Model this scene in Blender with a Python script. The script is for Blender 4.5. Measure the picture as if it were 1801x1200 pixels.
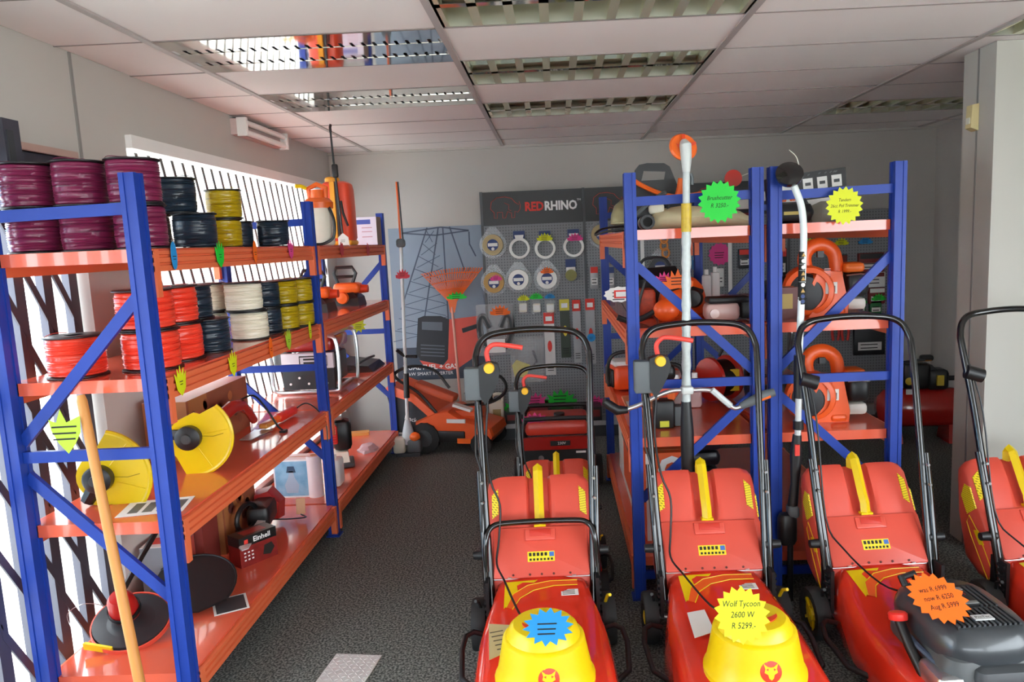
import bpy, math, random
import numpy as np
from mathutils import Vector, Matrix, Euler
random.seed(7)
for o in list(bpy.data.objects): bpy.data.objects.remove(o, do_unlink=True)
SC = bpy.context.scene
COL = SC.collection
# ---------------------------------------------------------------- camera (phone, ~26 mm equivalent, held 1.70 m high)
F, CX, CY, H = 1300.0, 960.0, 600.0, 1.70
_Y = np.array([(974-CX)/F, (425-CY)/F, 1.0]); _Y /= np.linalg.norm(_Y)
_X = np.array([1.0, -.043, 0.0]); _X -= _Y*(_X@_Y); _X /= np.linalg.norm(_X)
_Z = np.cross(_Y, _X)
if _Z[1] > 0: _Z = -_Z
RC = np.stack([_X, _Y, _Z])
cam = bpy.data.cameras.new('camera'); camo = bpy.data.objects.new('camera', cam); COL.objects.link(camo)
cam.sensor_width = 36; cam.lens = F/1801*36; cam.shift_x = -(CX-900.5)/1801; cam.clip_start = .02; cam.clip_end = 200
r, u, b = RC@[1,0,0], RC@[0,-1,0], RC@[0,0,-1]
camo.matrix_world = Matrix(((r[0],u[0],b[0],0),(r[1],u[1],b[1],0),(r[2],u[2],b[2],H),(0,0,0,1)))
SC.camera = camo
# ---------------------------------------------------------------- daylight, exposure
SC.view_settings.view_transform = 'Standard'; SC.view_settings.look = 'None'
SC.view_settings.gamma = 1; SC.view_settings.use_curve_mapping = False
SC.view_settings.exposure = 0.88
w = bpy.data.worlds.new('sky'); SC.world = w; w.use_nodes = True
bg = w.node_tree.nodes['Background']; bg.inputs[0].default_value = (.86, .94, 1.0, 1); bg.inputs[1].default_value = 6.5

# pixel of the photograph -> point on a real plane of the room
def ray(x, y): return RC@np.array([(x-CX)/F, (y-CY)/F, 1.0])
def PY(x, y, Y): d = ray(x, y); t = Y/d[1]; return Vector((d[0]*t, Y, H+d[2]*t))
def PX(x, y, X): d = ray(x, y); t = X/d[0]; return Vector((X, d[1]*t, H+d[2]*t))
def PZ(x, y, z): d = ray(x, y); t = (z-H)/d[2]; return Vector((d[0]*t, d[1]*t, z))

# ---------------------------------------------------------------- mesh builder
def Rm(rx=0, ry=0, rz=0, loc=(0,0,0)): return Matrix.Translation(Vector(loc)) @ Euler((rx, ry, rz)).to_matrix().to_4x4()
class MB:
    def __init__(s): s.v = []; s.f = []
    def add(s, vs, fs, M=None):
        n = len(s.v)
        s.v += [tuple(M@Vector(v)) if M else tuple(v) for v in vs]
        s.f += [tuple(i+n for i in f) for f in fs]; return s
    def box(s, c, d, M=None):
        x, y, z = c; a, b_, e = d[0]/2, d[1]/2, d[2]/2
        vs = [(x+i*a, y+j*b_, z+k*e) for i in (-1,1) for j in (-1,1) for k in (-1,1)]
        return s.add(vs, [(0,1,3,2),(4,6,7,5),(0,4,5,1),(2,3,7,6),(0,2,6,4),(1,5,7,3)], M)
    def box2(s, a, b_, M=None): return s.box([(a[i]+b_[i])/2 for i in range(3)], [abs(b_[i]-a[i]) for i in range(3)], M)
    def loft(s, rings, M=None, cap=True, closed=True):
        n = len(rings[0]); vs = [p for r_ in rings for p in r_]; fs = []
        for i in range(len(rings)-1):
            for j in range(n if closed else n-1):
                k = (j+1) % n; fs.append((i*n+j, i*n+k, (i+1)*n+k, (i+1)*n+j))
        if cap: fs += [tuple(range(n))[::-1], tuple(range((len(rings)-1)*n, len(rings)*n))]
        return s.add(vs, fs, M)
    def prism(s, poly, z0, z1, M=None):
        return s.loft([[(p[0], p[1], z0) for p in poly], [(p[0], p[1], z1) for p in poly]], M)
    def lathe(s, prof, n=24, M=None, ex=1, ey=1, tread=0, ringed=False):
        rings = []
        for r_, z in prof:
            ring = []
            for j in range(n):
                a = 2*math.pi*j/n; q = r_*(1-(tread if j % 2 else 0))
                ring.append((q*math.cos(a)*ex, q*math.sin(a)*ey, z))
            rings.append(ring)
        if ringed: rings.append(rings[0])
        return s.loft(rings, M, cap=not ringed)
    def cyl(s, p0, p1, r0, r1=None, n=12, M=None): return s.tube([p0, p1], r0, n, radii=[r0, r0 if r1 is None else r1], M=M)
    def tube(s, pts, r, n=8, radii=None, M=None, closed=False, flat=1.0):
        pts = [Vector(p) for p in pts]; rings = []; L = len(pts); up = None
        for i, p in enumerate(pts):
            if closed: t = pts[(i+1) % L]-pts[i-1]
            else: t = pts[min(i+1, L-1)]-pts[max(i-1, 0)]
            t.normalize()
            if up is None: up = Vector((0,0,1)) if abs(t.z) < .9 else Vector((0,1,0))
            a = t.cross(up); a.normalize(); c = a.cross(t); up = c
            q = radii[i] if radii else r
            rings.append([tuple(p+(a*math.cos(2*math.pi*j/n)+c*math.sin(2*math.pi*j/n)*flat)*q) for j in range(n)])
        if closed: rings.append(rings[0])
        return s.loft(rings, M, cap=not closed)
    def ball(s, c, r, n=16, m=10, M=None):
        if not hasattr(r, '__len__'): r = (r, r, r)
        rings = []
        for i in range(m+1):
            t = -math.pi/2+math.pi*i/m; q = max(math.cos(t), .02)
            rings.append([(c[0]+r[0]*q*math.cos(2*math.pi*j/n), c[1]+r[1]*q*math.sin(2*math.pi*j/n), c[2]+r[2]*math.sin(t)) for j in range(n)])
        return s.loft(rings, M)
    def rbox(s, c, d, rad=.01, M=None, k=4):
        """box with rounded vertical edges and softened top/bottom"""
        a, b_, e = d[0]/2, d[1]/2, d[2]/2; rad = min(rad, a*.98, b_*.98, e*.98)
        def ring(ins, z):
            R_ = max(rad-ins, .0005); out = []
            for qx, qy, a0 in ((1,1,0),(-1,1,90),(-1,-1,180),(1,-1,270)):
                for i in range(k+1):
                    t = math.radians(a0+90*i/k)
                    out.append((c[0]+qx*(a-rad)+R_*math.cos(t), c[1]+qy*(b_-rad)+R_*math.sin(t), z))
            return out
        rr = [ring(rad, c[2]-e), ring(rad*.3, c[2]-e+rad*.3), ring(0, c[2]-e+rad), ring(0, c[2]+e-rad), ring(rad*.3, c[2]+e-rad*.3), ring(rad, c[2]+e)]
        return s.loft(rr, M)
    def obj(s, name, mat, parent=None, smooth=True, ang=38):
        me = bpy.data.meshes.new(name); me.from_pydata(s.v, [], s.f); me.update()
        bm_fix(me)
        if smooth:
            me.shade_smooth(); me.set_sharp_from_angle(angle=math.radians(ang))
        me.materials.append(mat)
        o = bpy.data.objects.new(name, me); COL.objects.link(o)
        if parent: o.parent = parent
        return o
import bmesh
def bm_fix(me):
    bm = bmesh.new(); bm.from_mesh(me); bmesh.ops.recalc_face_normals(bm, faces=bm.faces); bm.to_mesh(me); bm.free()
def tag(o, label, cat, group=None, kind=None):
    o['label'] = label; o['category'] = cat
    if group: o['group'] = group
    if kind: o['kind'] = kind
    return o
def thing(name, label, cat, loc=(0,0,0), rot=(0,0,0), group=None, sc=1):
    o = bpy.data.objects.new(name, None); COL.objects.link(o); o.location = loc; o.rotation_euler = rot; o.scale = (sc,)*3
    o.empty_display_size = .05
    return tag(o, label, cat, group)
def struct(mb, name, mat, parent=None, smooth=False):
    o = mb.obj(name, mat, parent, smooth); o['kind'] = 'structure'; return o
def clone(o, parent):
    c = o.copy(); COL.objects.link(c); c.parent = parent; return c
def copy_tree(root, label, loc, rot=None, group=None):
    r_ = root.copy(); COL.objects.link(r_); r_.location = loc
    if rot is not None: r_.rotation_euler = rot
    r_['label'] = label
    if group: r_['group'] = group
    for ch in [c for c in bpy.data.objects if c.parent == root]:
        c = clone(ch, r_)
        for g in [x for x in bpy.data.objects if x.parent == ch]: clone(g, c)
    return r_
def spl(pts, k=5):
    p = [Vector(q) for q in pts]; p = [p[0]*2-p[1]]+p+[p[-1]*2-p[-2]]; out = []
    for i in range(1, len(p)-2):
        for j in range(k):
            t_ = j/k; a, b_, c, d = p[i-1], p[i], p[i+1], p[i+2]
            out.append(.5*((2*b_)+(c-a)*t_+(2*a-5*b_+4*c-d)*t_*t_+(3*b_-a-3*c+d)*t_**3))
    return out+[p[-2]]
def arc(cx, cy, r_, a0, a1, n=8):
    return [(cx+r_*math.cos(math.radians(a0+(a1-a0)*i/n)), cy+r_*math.sin(math.radians(a0+(a1-a0)*i/n))) for i in range(n+1)]
def star(n, r1, r2, ph=0): return [((r1 if i % 2 == 0 else r2)*math.cos(math.pi*i/n+ph), (r1 if i % 2 == 0 else r2)*math.sin(math.pi*i/n+ph)) for i in range(2*n)]
def text_obj(s, size, mat, parent, M, name='lettering', align='CENTER', shear=0, bold=0, sx=1):
    c = bpy.data.curves.new('t', 'FONT'); c.body = s; c.size = size; c.align_x = align; c.align_y = 'CENTER'; c.shear = shear; c.offset = bold; c.resolution_u = 2
    o = bpy.data.objects.new('t', c); COL.objects.link(o)
    bpy.context.view_layer.update()
    me = bpy.data.meshes.new_from_object(o.evaluated_get(bpy.context.evaluated_depsgraph_get()))
    bpy.data.objects.remove(o, do_unlink=True)
    for v in me.vertices: v.co.x *= sx
    me.transform(M); me.materials.clear(); me.materials.append(mat); me.name = name
    n = bpy.data.objects.new(name, me); COL.objects.link(n); n.parent = parent; return n

# ---------------------------------------------------------------- materials (all procedural)
def lin(h):
    h = h.lstrip('#'); v = [int(h[i:i+2], 16)/255 for i in (0,2,4)]
    return tuple(((c+.055)/1.055)**2.4 if c > .04045 else c/12.92 for c in v)+(1,)
MATS = {}
def mat(key, col='#888888', rough=.5, metal=0, var=.06, scale=12, bump=0, bscale=200, alpha=1, coat=0, col2=None, trans=0, spec=.5):
    if key in MATS: return MATS[key]
    m = bpy.data.materials.new(key); m.use_nodes = True; nt = m.node_tree; N = nt.nodes; L = nt.links
    p = N['Principled BSDF']; p.inputs['Roughness'].default_value = rough; p.inputs['Metallic'].default_value = metal
    p.inputs['Alpha'].default_value = alpha; p.inputs['Coat Weight'].default_value = coat; p.inputs['Transmission Weight'].default_value = trans
    p.inputs['Specular IOR Level'].default_value = spec
    c = lin(col); tc = N.new('ShaderNodeTexCoord'); nz = N.new('ShaderNodeTexNoise'); nz.inputs['Scale'].default_value = scale; nz.inputs['Detail'].default_value = 3
    L.new(tc.outputs['Object'], nz.inputs['Vector'])
    mx = N.new('ShaderNodeMix'); mx.data_type = 'RGBA'
    c2 = lin(col2) if col2 else tuple(min(1, q*(1+var)+var*.02) for q in c[:3])+(1,)
    c1 = c if col2 else tuple(q*(1-var) for q in c[:3])+(1,)
    mx.inputs['A'].default_value = c1; mx.inputs['B'].default_value = c2
    L.new(nz.outputs['Fac'], mx.inputs['Factor']); L.new(mx.outputs['Result'], p.inputs['Base Color'])
    if bump:
        n2 = N.new('ShaderNodeTexNoise'); n2.inputs['Scale'].default_value = bscale; L.new(tc.outputs['Object'], n2.inputs['Vector'])
        bp = N.new('ShaderNodeBump'); bp.inputs['Strength'].default_value = bump; bp.inputs['Distance'].default_value = .002
        L.new(n2.outputs['Fac'], bp.inputs['Height']); L.new(bp.outputs['Normal'], p.inputs['Normal'])
    MATS[key] = m; return m
WALL = mat('grey wall paint', '#bcb7b0', .8, var=.05, scale=2, bump=.15, bscale=120)
CEILM = mat('ceiling board', '#f3ece8', .75, var=.03, scale=3, bump=.1, bscale=300)
TBAR = mat('ceiling bar', '#b5aca8', .4)
CARPET = mat('carpet', '#3d403e', .95, var=.5, scale=105, bump=.9, bscale=260, spec=.1)
def carpet_fix():
    nt = CARPET.node_tree; mx = [n for n in nt.nodes if n.type == 'MIX'][0]
    nz = [n for n in nt.nodes if n.type == 'TEX_NOISE'][0]; cr = nt.nodes.new('ShaderNodeValToRGB')
    cr.color_ramp.elements[0].position = .42; cr.color_ramp.elements[1].position = .62
    nt.links.new(nz.outputs['Fac'], cr.inputs['Fac']); nt.links.new(cr.outputs['Color'], mx.inputs['Factor'])
    mx.inputs['A'].default_value = lin('#454947'); mx.inputs['B'].default_value = lin('#8b8f8a')
carpet_fix()
BLUE = mat('blue rack paint', '#1a3b97', .42, var=.08, spec=.35)
ORG = mat('orange beam paint', '#e06c42', .5, var=.02)
SHELF = mat('red orange shelf enamel', '#da5d42', .16, var=.05, scale=4, coat=.5)
BLACK = mat('black plastic', '#141416', .42, var=.15)
GLOSSBLACK = mat('black gloss tube', '#0b0b0c', .16, var=.1, coat=.4)
DGREY = mat('dark grey plastic', '#3a3d40', .5)
MGREY = mat('mid grey plastic', '#5b6062', .55)
RED = mat('red mower plastic', '#d24c3b', .38, var=.05)
REDG = mat('red glossy deck', '#dc3420', .12, var=.04, coat=.7)
YEL = mat('yellow plastic', '#e6c506', .35, var=.05)
YELG = mat('yellow guard', '#e0be0c', .3, var=.06)
WHITE = mat('white plastic', '#eceae6', .4, var=.03)
CREAM = mat('cream plastic', '#e9e4d2', .45, var=.04)
ORANGE = mat('orange plastic', '#ef6a24', .35, var=.05)
SILVER = mat('silver metal', '#c9cccd', .28, metal=.9, var=.05)
ALU = mat('aluminium', '#d6d8d7', .45, metal=.25, var=.06)
MIRROR = mat('mirror louvre', '#f0efe8', .06, metal=1, var=.01)
RUB = mat('tyre rubber', '#1c1d1e', .75, var=.2, bump=.2)
DRED = mat('dark red paint', '#a5221d', .25, coat=.4)
INK = mat('ink', '#14140f', .7)
WINK = mat('white ink', '#f4f4f2', .6)
RINK = mat('red ink', '#e23b30', .6)
PAPER = mat('paper', '#e9e8e4', .7, var=.03)
CARD = mat('cardboard', '#b98c5c', .8, var=.08)
CLEAR = mat('clear blister', '#dfe3e4', .15, var=.02, alpha=.17)
CLEARB = mat('clear bag', '#e4e6e6', .25, var=.02, alpha=.2)
WOOD = mat('wooden handle', '#c8863f', .5, var=.12, scale=9)
TG = dict(green=mat('tag green', '#16c435', .6, var=.02), yellow=mat('tag yellow', '#d2d908', .6, var=.02), pink=mat('tag pink', '#e33f8d', .6, var=.02),
          orange=mat('tag orange', '#f2690c', .6, var=.02), blue=mat('tag blue', '#1a86c8', .6, var=.02), red=mat('tag red', '#c4303f', .6, var=.02), lime=mat('tag lime', '#a9cf2c', .6, var=.02))

# ================================================================ THE ROOM
XL, XR, YB, YF, ZC = -1.95, 3.36, 6.64, -3.6, 2.55
struct(MB().box2((XL-.2, YF, -.08), (XR+.2, YB+.2, 0)), 'floor', CARPET)
struct(MB().box2((XL-.2, YB, 0), (XR+.2, YB+.2, ZC+.2)), 'wall_back', WALL)
wr = MB(); wr.box2((XR, 1.5, 0), (XR+.2, YB, ZC+.2)); wr.box2((XR, YF, 2.1), (XR+.2, 1.5, ZC+.2)); wr.box2((XR, YF, 0), (XR+.2, 1.5, .45)); wr.box2((XR, YF, .3), (XR+.2, YF+.3, 2.35))  # opening near the camera is added out of view, sized for side light
struct(wr, 'wall_right', WALL)
# left wall with a gated opening and a slatted window
D0, D1, DT = .5, 3.08, 2.12
W0, W1, WT, WS = 3.47, 6.36, 2.24, .22
wl = MB()
wl.box2((XL-.2, YF, 0), (XL, D0, ZC+.2)); wl.box2((XL-.2, D0, DT), (XL, D1, ZC+.2)); wl.box2((XL-.2, D1, 0), (XL, W0, ZC+.2))
wl.box2((XL-.2, W0, WT), (XL, W1, ZC+.2)); wl.box2((XL-.2, W0, 0), (XL, W1, WS)); wl.box2((XL-.2, W1, 0), (XL, YB, ZC+.2))
wleft = struct(wl, 'wall_left', WALL)
struct(MB().box2((XL-.001, 3.12, 2.12), (XL+.006, 3.135, ZC)), 'trim_1', mat('wall joint', '#8c8985', .8))
struct(MB().box2((2.13, 3.67, 0), (2.9, 3.95, ZC)), 'wall_column', mat('column paint', '#c2bfb6', .6, var=.03, scale=2))
struct(MB().box2((2.127, 3.81, 0), (2.131, 3.822, ZC)), 'trim_2', mat('wall joint', '#8c8985', .8))
# shop front behind the camera: slim frame of a glazed front
fr = MB()
for x in (XL, -.2, 1.6, XR): fr.box2((x-.03, YF-.03, 0), (x+.03, YF+.03, ZC))
fr.box2((XL, YF-.03, 1.9), (XR, YF+.03, 1.96)); fr.box2((XL, YF-.03, .84), (XR, YF+.03, .9))
struct(fr, 'window_1', mat('dark frame', '#2f3336', .5))
wf = MB(); wf.box2((XL-.2, YF-.1, 1.95), (XR+.2, YF+.02, ZC+.2)); wf.box2((XL-.2, YF-.1, 0), (XR+.2, YF+.02, .85)); struct(wf, 'wall_front', WALL)  # solid bands added behind the camera to cut down the front daylight
struct(MB().box2((-7.2, -3, -.1), (-7, 9, 1.5)), 'wall_outside', mat('pale blue wall', '#8cc4ea', .8))
struct(MB().box2((-30, -30, -.2), (30, 30, -.1)), 'ground', mat('outside paving', '#dedad2', .9, var=.1, scale=2))
# ceiling: bars + single boards
ceil = struct(MB().box2((XL-.2, YF, ZC+.16), (XR+.2, YB+.2, ZC+.22)), 'ceiling', CEILM)
GX = [XL, -1.57, -.415, .80, 2.0, 3.2, XR]
PIT = .535
GY = [YF]+[3.04+PIT*k for k in range(-13, 7) if YF+.1 < 3.04+PIT*k]+[YB]
def cell(ix, y): # is a light fixture here?
    k = round((y-3.04)/PIT)
    return (ix == 2 and k in (-1, 1, 3, -3, -5)) or (ix == 1 and k in (0, 2, -2, -4)) or (ix == 4 and k in (0, 4, -4))
for ix in range(len(GX)-1):
    for iy in range(len(GY)-1):
        x0, x1, y0, y1 = GX[ix], GX[ix+1], GY[iy], GY[iy+1]
        if cell(ix, y0+.001): continue
        dz = random.uniform(0, .003)
        MB().box2((x0+.004, y0+.004, ZC+dz), (x1-.004, y1-.004, ZC+.012+dz)).obj('ceiling_board', CEILM, ceil, False)
for x in GX[1:-1]: MB().box2((x-.014, YF, ZC-.006), (x+.014, YB, ZC+.003)).obj('grid_bar', TBAR, ceil, False)
for y in GY[1:-1]: MB().box2((XL, y-.004, ZC-.001), (XR, y+.004, ZC+.006)).obj('grid_bar', mat('thin bar', '#8d827e', .5), ceil, False)
MB().box2((XL, 6.61, ZC-.02), (XR, YB, ZC)).obj('cornice', WALL, ceil, False)
# ceiling troffers with mirrored louvres (unlit)
def troffer(x0, x1, y0, y1, label, slots):
    cx, cy = (x0+x1)/2, (y0+y1)/2; t = thing('ceiling_light', label, 'light', (cx, cy, ZC), group='recessed ceiling lights')
    a, b_ = (x1-x0)/2-.015, (y1-y0)/2-.006
    h = MB(); h.box2((-a, -b_, .10), (a, b_, .115))
    for s in (-1, 1): h.box2((s*a, -b_, 0), (s*(a-.01), b_, .1)); h.box2((-a, s*b_, 0), (a, s*(b_-.01), .1))
    h.obj('housing', ALU if slots else mat('troffer pan', '#dfe0cf', .25, metal=.6), t, False)
    if slots:
        for yy0, yy1 in ((-b_, -.13), (-.07, .07), (.13, b_)): MB().box2((-a, yy0, -.002), (a, yy1, .004)).obj('mirror_panel', MIRROR, t, False)
        for c in (-.1, .1):
            for k in range(24):
                x = -a+.03+k*(2*a-.06)/23
                MB().prism([(-.016, 0), (.016, 0), (.004, .05), (-.004, .05)], -.03, .03, Rm(math.pi/2, 0, 0, (x, c, 0))).obj('louvre', MIRROR, t, False)
            MB().cyl((-a+.02, c, .07), (a-.02, c, .07), .013, n=10).obj('fluorescent_tube', WHITE, t)
    else:
        MB().box2((-a+.01, -b_+.01, .085), (a-.01, b_-.01, .09)).obj('reflector_pan', MIRROR, t, False)
        for k in range(10):
            x = -a+.01+k*(2*a-.02)/9
            MB().prism([(-.018, .0), (.018, .0), (.003, .085), (-.003, .085)], -b_+.01, b_-.01, Rm(math.pi/2, 0, 0, (x, 0, 0))).obj('louvre', mat('pale louvre', '#e6e4c4', .2, metal=.55), t, False)
        for c in (0,):
            MB().prism([(-.02, 0), (.02, 0), (.004, .09), (-.004, .09)], -a+.01, a-.01, Rm(math.pi/2, 0, math.pi/2, (0, c, 0))).obj('reflector', MIRROR, t, False)
        for c in (-.13, .13): MB().cyl((-a+.02, c, .07), (a-.02, c, .07), .012, n=10).obj('fluorescent_tube', WHITE, t)
    return t
yk = lambda k: 3.04+PIT*k
for k, l in ((-1, 'open louvre ceiling light of the middle column above the front mowers'), (1, 'open louvre ceiling light of the middle column, second towards the back wall'), (3, 'open louvre ceiling light of the middle column closest to the pegboard wall')):
    troffer(GX[2], GX[3], yk(k), yk(k+1), l, False)
for k, l in ((0, 'mirrored twin slot ceiling light over the near bay of the window rack'), (2, 'mirrored twin slot ceiling light beside the wall batten lamp')):
    troffer(GX[1], GX[2], yk(k), yk(k+1), l, True)
troffer(GX[4], GX[5], yk(4), yk(5), 'louvre ceiling light reflecting blue behind the square column', False)
troffer(GX[4], GX[5], yk(0), yk(1), 'louvre ceiling light above the square column front', False)
# window 2: pale leaning security slats with bright daylight behind
win = struct(MB().box2((XL-.06, W0, WT-.03), (XL+.03, W1, WT+.03)), 'window_2', WHITE)
MB().box2((XL-.16, W0, WS), (XL+.02, W1, WS+.03)).obj('window_sill', WHITE, win, False)
MB().box2((XL-.16, W0, WS+.03), (XL-.15, W1, WT-.03)).obj('pane', mat('window glass', '#ffffff', .02, alpha=.12, var=0), win, False)
SLM = mat('slat', '#f2efe9', .5, var=.02)
def translucent(m):
    nt = m.node_tree; p = nt.nodes['Principled BSDF']; out = nt.nodes['Material Output']
    t = nt.nodes.new('ShaderNodeBsdfTranslucent'); t.inputs[0].default_value = (.9, .88, .84, 1); ms = nt.nodes.new('ShaderNodeMixShader'); ms.inputs[0].default_value = .8
    nt.links.new(p.outputs[0], ms.inputs[1]); nt.links.new(t.outputs[0], ms.inputs[2]); nt.links.new(ms.outputs[0], out.inputs['Surface'])
translucent(SLM)
lean = .34
ny = 26
hh = WT-WS-.08
for i in range(-7, ny):
    yb = W0+(W1-W0)*(i+.5)/ny
    # slat leans: top at yb, bottom at yb+lean*hh ; clipped to the opening
    t0, t1 = 0.0, 1.0; span = lean*hh
    if yb < W0+.04: t0 = (W0+.04-yb)/span
    if yb+span > W1-.04: t1 = (W1-.04-yb)/span
    if t1-t0 < .05: continue
    zt, zb = WT-.04-hh*t0, WT-.04-hh*t1; ya, yc = yb+span*t0, yb+span*t1
    MB().loft([[(XL-.05, ya-.036, zt), (XL-.02, ya+.036, zt), (XL-.018, ya+.036, zt), (XL-.048, ya-.036, zt)],
               [(XL-.05, yc-.036, zb), (XL-.02, yc+.036, zb), (XL-.018, yc+.036, zb), (XL-.048, yc-.036, zb)]]).obj('slat', SLM, win, False)
    MB().loft([[(XL-.016, ya+.034, zt), (XL-.016, ya+.056, zt), (XL-.012, ya+.056, zt), (XL-.012, ya+.034, zt)],
               [(XL-.016, yc+.034, zb), (XL-.016, yc+.056, zb), (XL-.012, yc+.056, zb), (XL-.012, yc+.034, zb)]]).obj('slat_edge', mat('slat edge', '#5f5a58', .6), win, False)
# gate opening: steel trellis guard
gate = thing('trellis_gate', 'dark steel folding trellis gate across the opening behind the spool rack', 'gate', (XL-.03, 0, 0))
GM = mat('gate steel', '#4a4a55', .45, metal=.3, var=.1)
MB().box2((-.05, D0, DT-.05), (.01, D1, DT)).obj('top_rail', GM, gate, False)
MB().box2((-.05, D0, 0), (.01, D1, .03)).obj('bottom_rail', GM, gate, False)
ys = [D1-.05-.155*k for k in range(12)]
for i, y in enumerate(ys):
    MB().box2((-.035, y-.026, .03), (-.005, y+.026, DT-.05)).obj('upright', GM, gate, False)
for i in range(len(ys)-1):
    for z in [.1+.33*k for k in range(6)]:
        MB().loft([[(-.012+.002*(i % 2), ys[i+1]-.004, z+.30+q) for q in (0,)]+[(-.004, ys[i+1]-.004, z+.30), (-.004, ys[i+1]-.004, z+.36), (-.012, ys[i+1]-.004, z+.36)],
                   [(-.012, ys[i]+.004, z), (-.004, ys[i]+.004, z), (-.004, ys[i]+.004, z+.06), (-.012, ys[i]+.004, z+.06)]]).obj('lattice_bar', GM, gate, False)
# wooden lintel strip over the gate
struct(MB().box2((XL-.02, D0, DT), (XL+.02, D1, DT+.025)), 'trim_3', mat('lintel', '#b99a8e', .5))
# sliding gate box at the top of the rack
# batten lamp high on the left wall
t = thing('batten_lamp', 'twin tube batten lamp high on the window wall', 'light', (XL, 5.0, 2.48))
MB().box2((0, -.36, -.045), (.05, .36, .05)).obj('body', mat('batten body', '#cdb7b2', .4), t, False)
for z in (-.03, .03): MB().cyl((.075, -.34, z), (.075, .34, z), .018, n=12).obj('tube_lamp', WHITE, t)
for y in (-.35, .35): MB().box2((.04, y-.012, -.055), (.1, y+.012, .055)).obj('end_holder', WHITE, t, False)
# motion sensor on the column
p = PX(1716, 207, 2.13)
t = thing('motion_sensor', 'cream motion sensor on the side of the square column', 'sensor', (2.128, p.y, p.z))
MB().loft([[(0, -.032, -.065), (0, .032, -.065), (0, .032, .065), (0, -.032, .065)], [(-.035, -.026, -.05), (-.035, .026, -.05), (-.03, .026, .06), (-.03, -.026, .06)]]).obj('case', mat('sensor cream', '#dccb93', .5), t, False)
MB().box2((-.038, -.016, -.03), (-.03, .016, .0)).obj('lens', CREAM, t, False)
# ================================================================ RACKS
SZ = [.195, .775, 1.29, 1.735]
def post(parent, x, y, h=1.985):
    m = MB()
    prof = [(-.026, -.03), (-.010, -.03), (-.010, -.026), (.010, -.026), (.010, -.03), (.026, -.03), (.026, -.012), (.022, -.012), (.022, .012), (.026, .012), (.026, .03), (-.026, .03), (-.026, .012), (-.022, .012), (-.022, -.012), (-.026, -.012)]
    m.prism([(x+a, y+b_) for a, b_ in prof], .004, h); m.obj('post', BLUE, parent, False)
    MB().box2((x-.04, y-.042, 0), (x+.04, y+.042, .006)).obj('foot_plate', BLUE, parent, False)
def bar(parent, p0, p1, name, w=.02):
    p0, p1 = Vector(p0), Vector(p1); d = (p1-p0).normalized(); n = Vector((-d.z, 0, d.x))*w
    y = Vector((0, .009, 0))
    MB().loft([[tuple(p0+n+y), tuple(p0-n+y), tuple(p0-n-y), tuple(p0+n-y)], [tuple(p1+n+y), tuple(p1-n+y), tuple(p1-n-y), tuple(p1+n-y)]]).obj(name, BLUE, parent, False)
def frame(parent, xl, xr, y, first):
    """one ladder end frame; first = +1 starts the zigzag at the left post"""
    post(parent, xl, y); post(parent, xr, y)
    a, b_ = xl+.02, xr-.02
    bar(parent, (a, y, 1.86), (b_, y, 1.87), 'tie'); bar(parent, (a, y, 1.03), (b_, y, 1.03), 'tie'); bar(parent, (a, y, .11), (b_, y, .11), 'tie')
    s, e = (a, b_) if first > 0 else (b_, a)
    bar(parent, (s, y+.01, 1.58), (e, y+.01, 1.08), 'diagonal'); bar(parent, (e, y+.01, .96), (s, y+.01, .48), 'diagonal')
def beam(parent, x, y0, y1, z, side, mat_=ORG):
    """step beam along y; side = +1: face towards +x"""
    h = .072; s = side
    prof = [(0, 0), (0, -h), (.03*s, -h), (.03*s, -h*.72), (.022*s, -h*.68), (.022*s, -h*.6), (.03*s, -h*.56), (.03*s, -h*.34), (.022*s, -h*.3), (.022*s, -h*.22), (.03*s, -h*.18), (.03*s, 0)]
    MB().loft([[(x+a, y0, z+b_) for a, b_ in prof], [(x+a, y1, z+b_) for a, b_ in prof]]).obj('beam', mat_, parent, False)
    for y, q in ((y0, 1), (y1, -1)):
        MB().box2((x+.002*s, y, z-.16), (x+.034*s, y+.03*q, z+.004)).obj('bracket', mat_, parent, False)
def shelves(parent, xl, xr, y0, y1, levels=SZ):
    for z in levels:
        m = MB(); m.box2((xl-.012, y0+.012, z-.008), (xr+.012, y1-.012, z)); m.box2((xl-.012, y0+.012, z-.045), (xr+.012, y0+.03, z-.008)); m.box2((xl-.012, y1-.03, z-.045), (xr+.012, y1-.012, z-.008))
        m.obj('shelf_panel', SHELF, parent, False)
        beam(parent, xr, y0+.03, y1-.03, z-.008, 1); beam(parent, xl, y0+.03, y1-.03, z-.008, -1)
LX0, LX1 = -1.905, -1.395
LY = [2.49, 4.26, 6.03]
rackL = thing('shelving_rack', 'long two bay blue and orange rack standing along the window wall', 'shelf', (0, 0, 0))
for y in LY: frame(rackL, LX0, LX1, y, -1)
for i in range(2): shelves(rackL, LX0, LX1, LY[i], LY[i+1])
RY0, RY1 = 3.345, 5.12
rackA = thing('shelving_rack', 'blue and orange rack behind the upright brushcutter, aisle side of the back-to-back pair', 'shelf', (0, 0, 0))
AX0, AX1 = .345, .905
for y in (RY0, RY1): frame(rackA, AX0, AX1, y, 1)
shelves(rackA, AX0, AX1, RY0, RY1)
rackB = thing('shelving_rack', 'blue and orange rack holding the two orange blowers', 'shelf', (0, 0, 0))
BX0, BX1 = .985, 1.53
for y in (RY0, RY1): frame(rackB, BX0, BX1, y, -1)
shelves(rackB, BX0, BX1, RY0, RY1)

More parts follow.
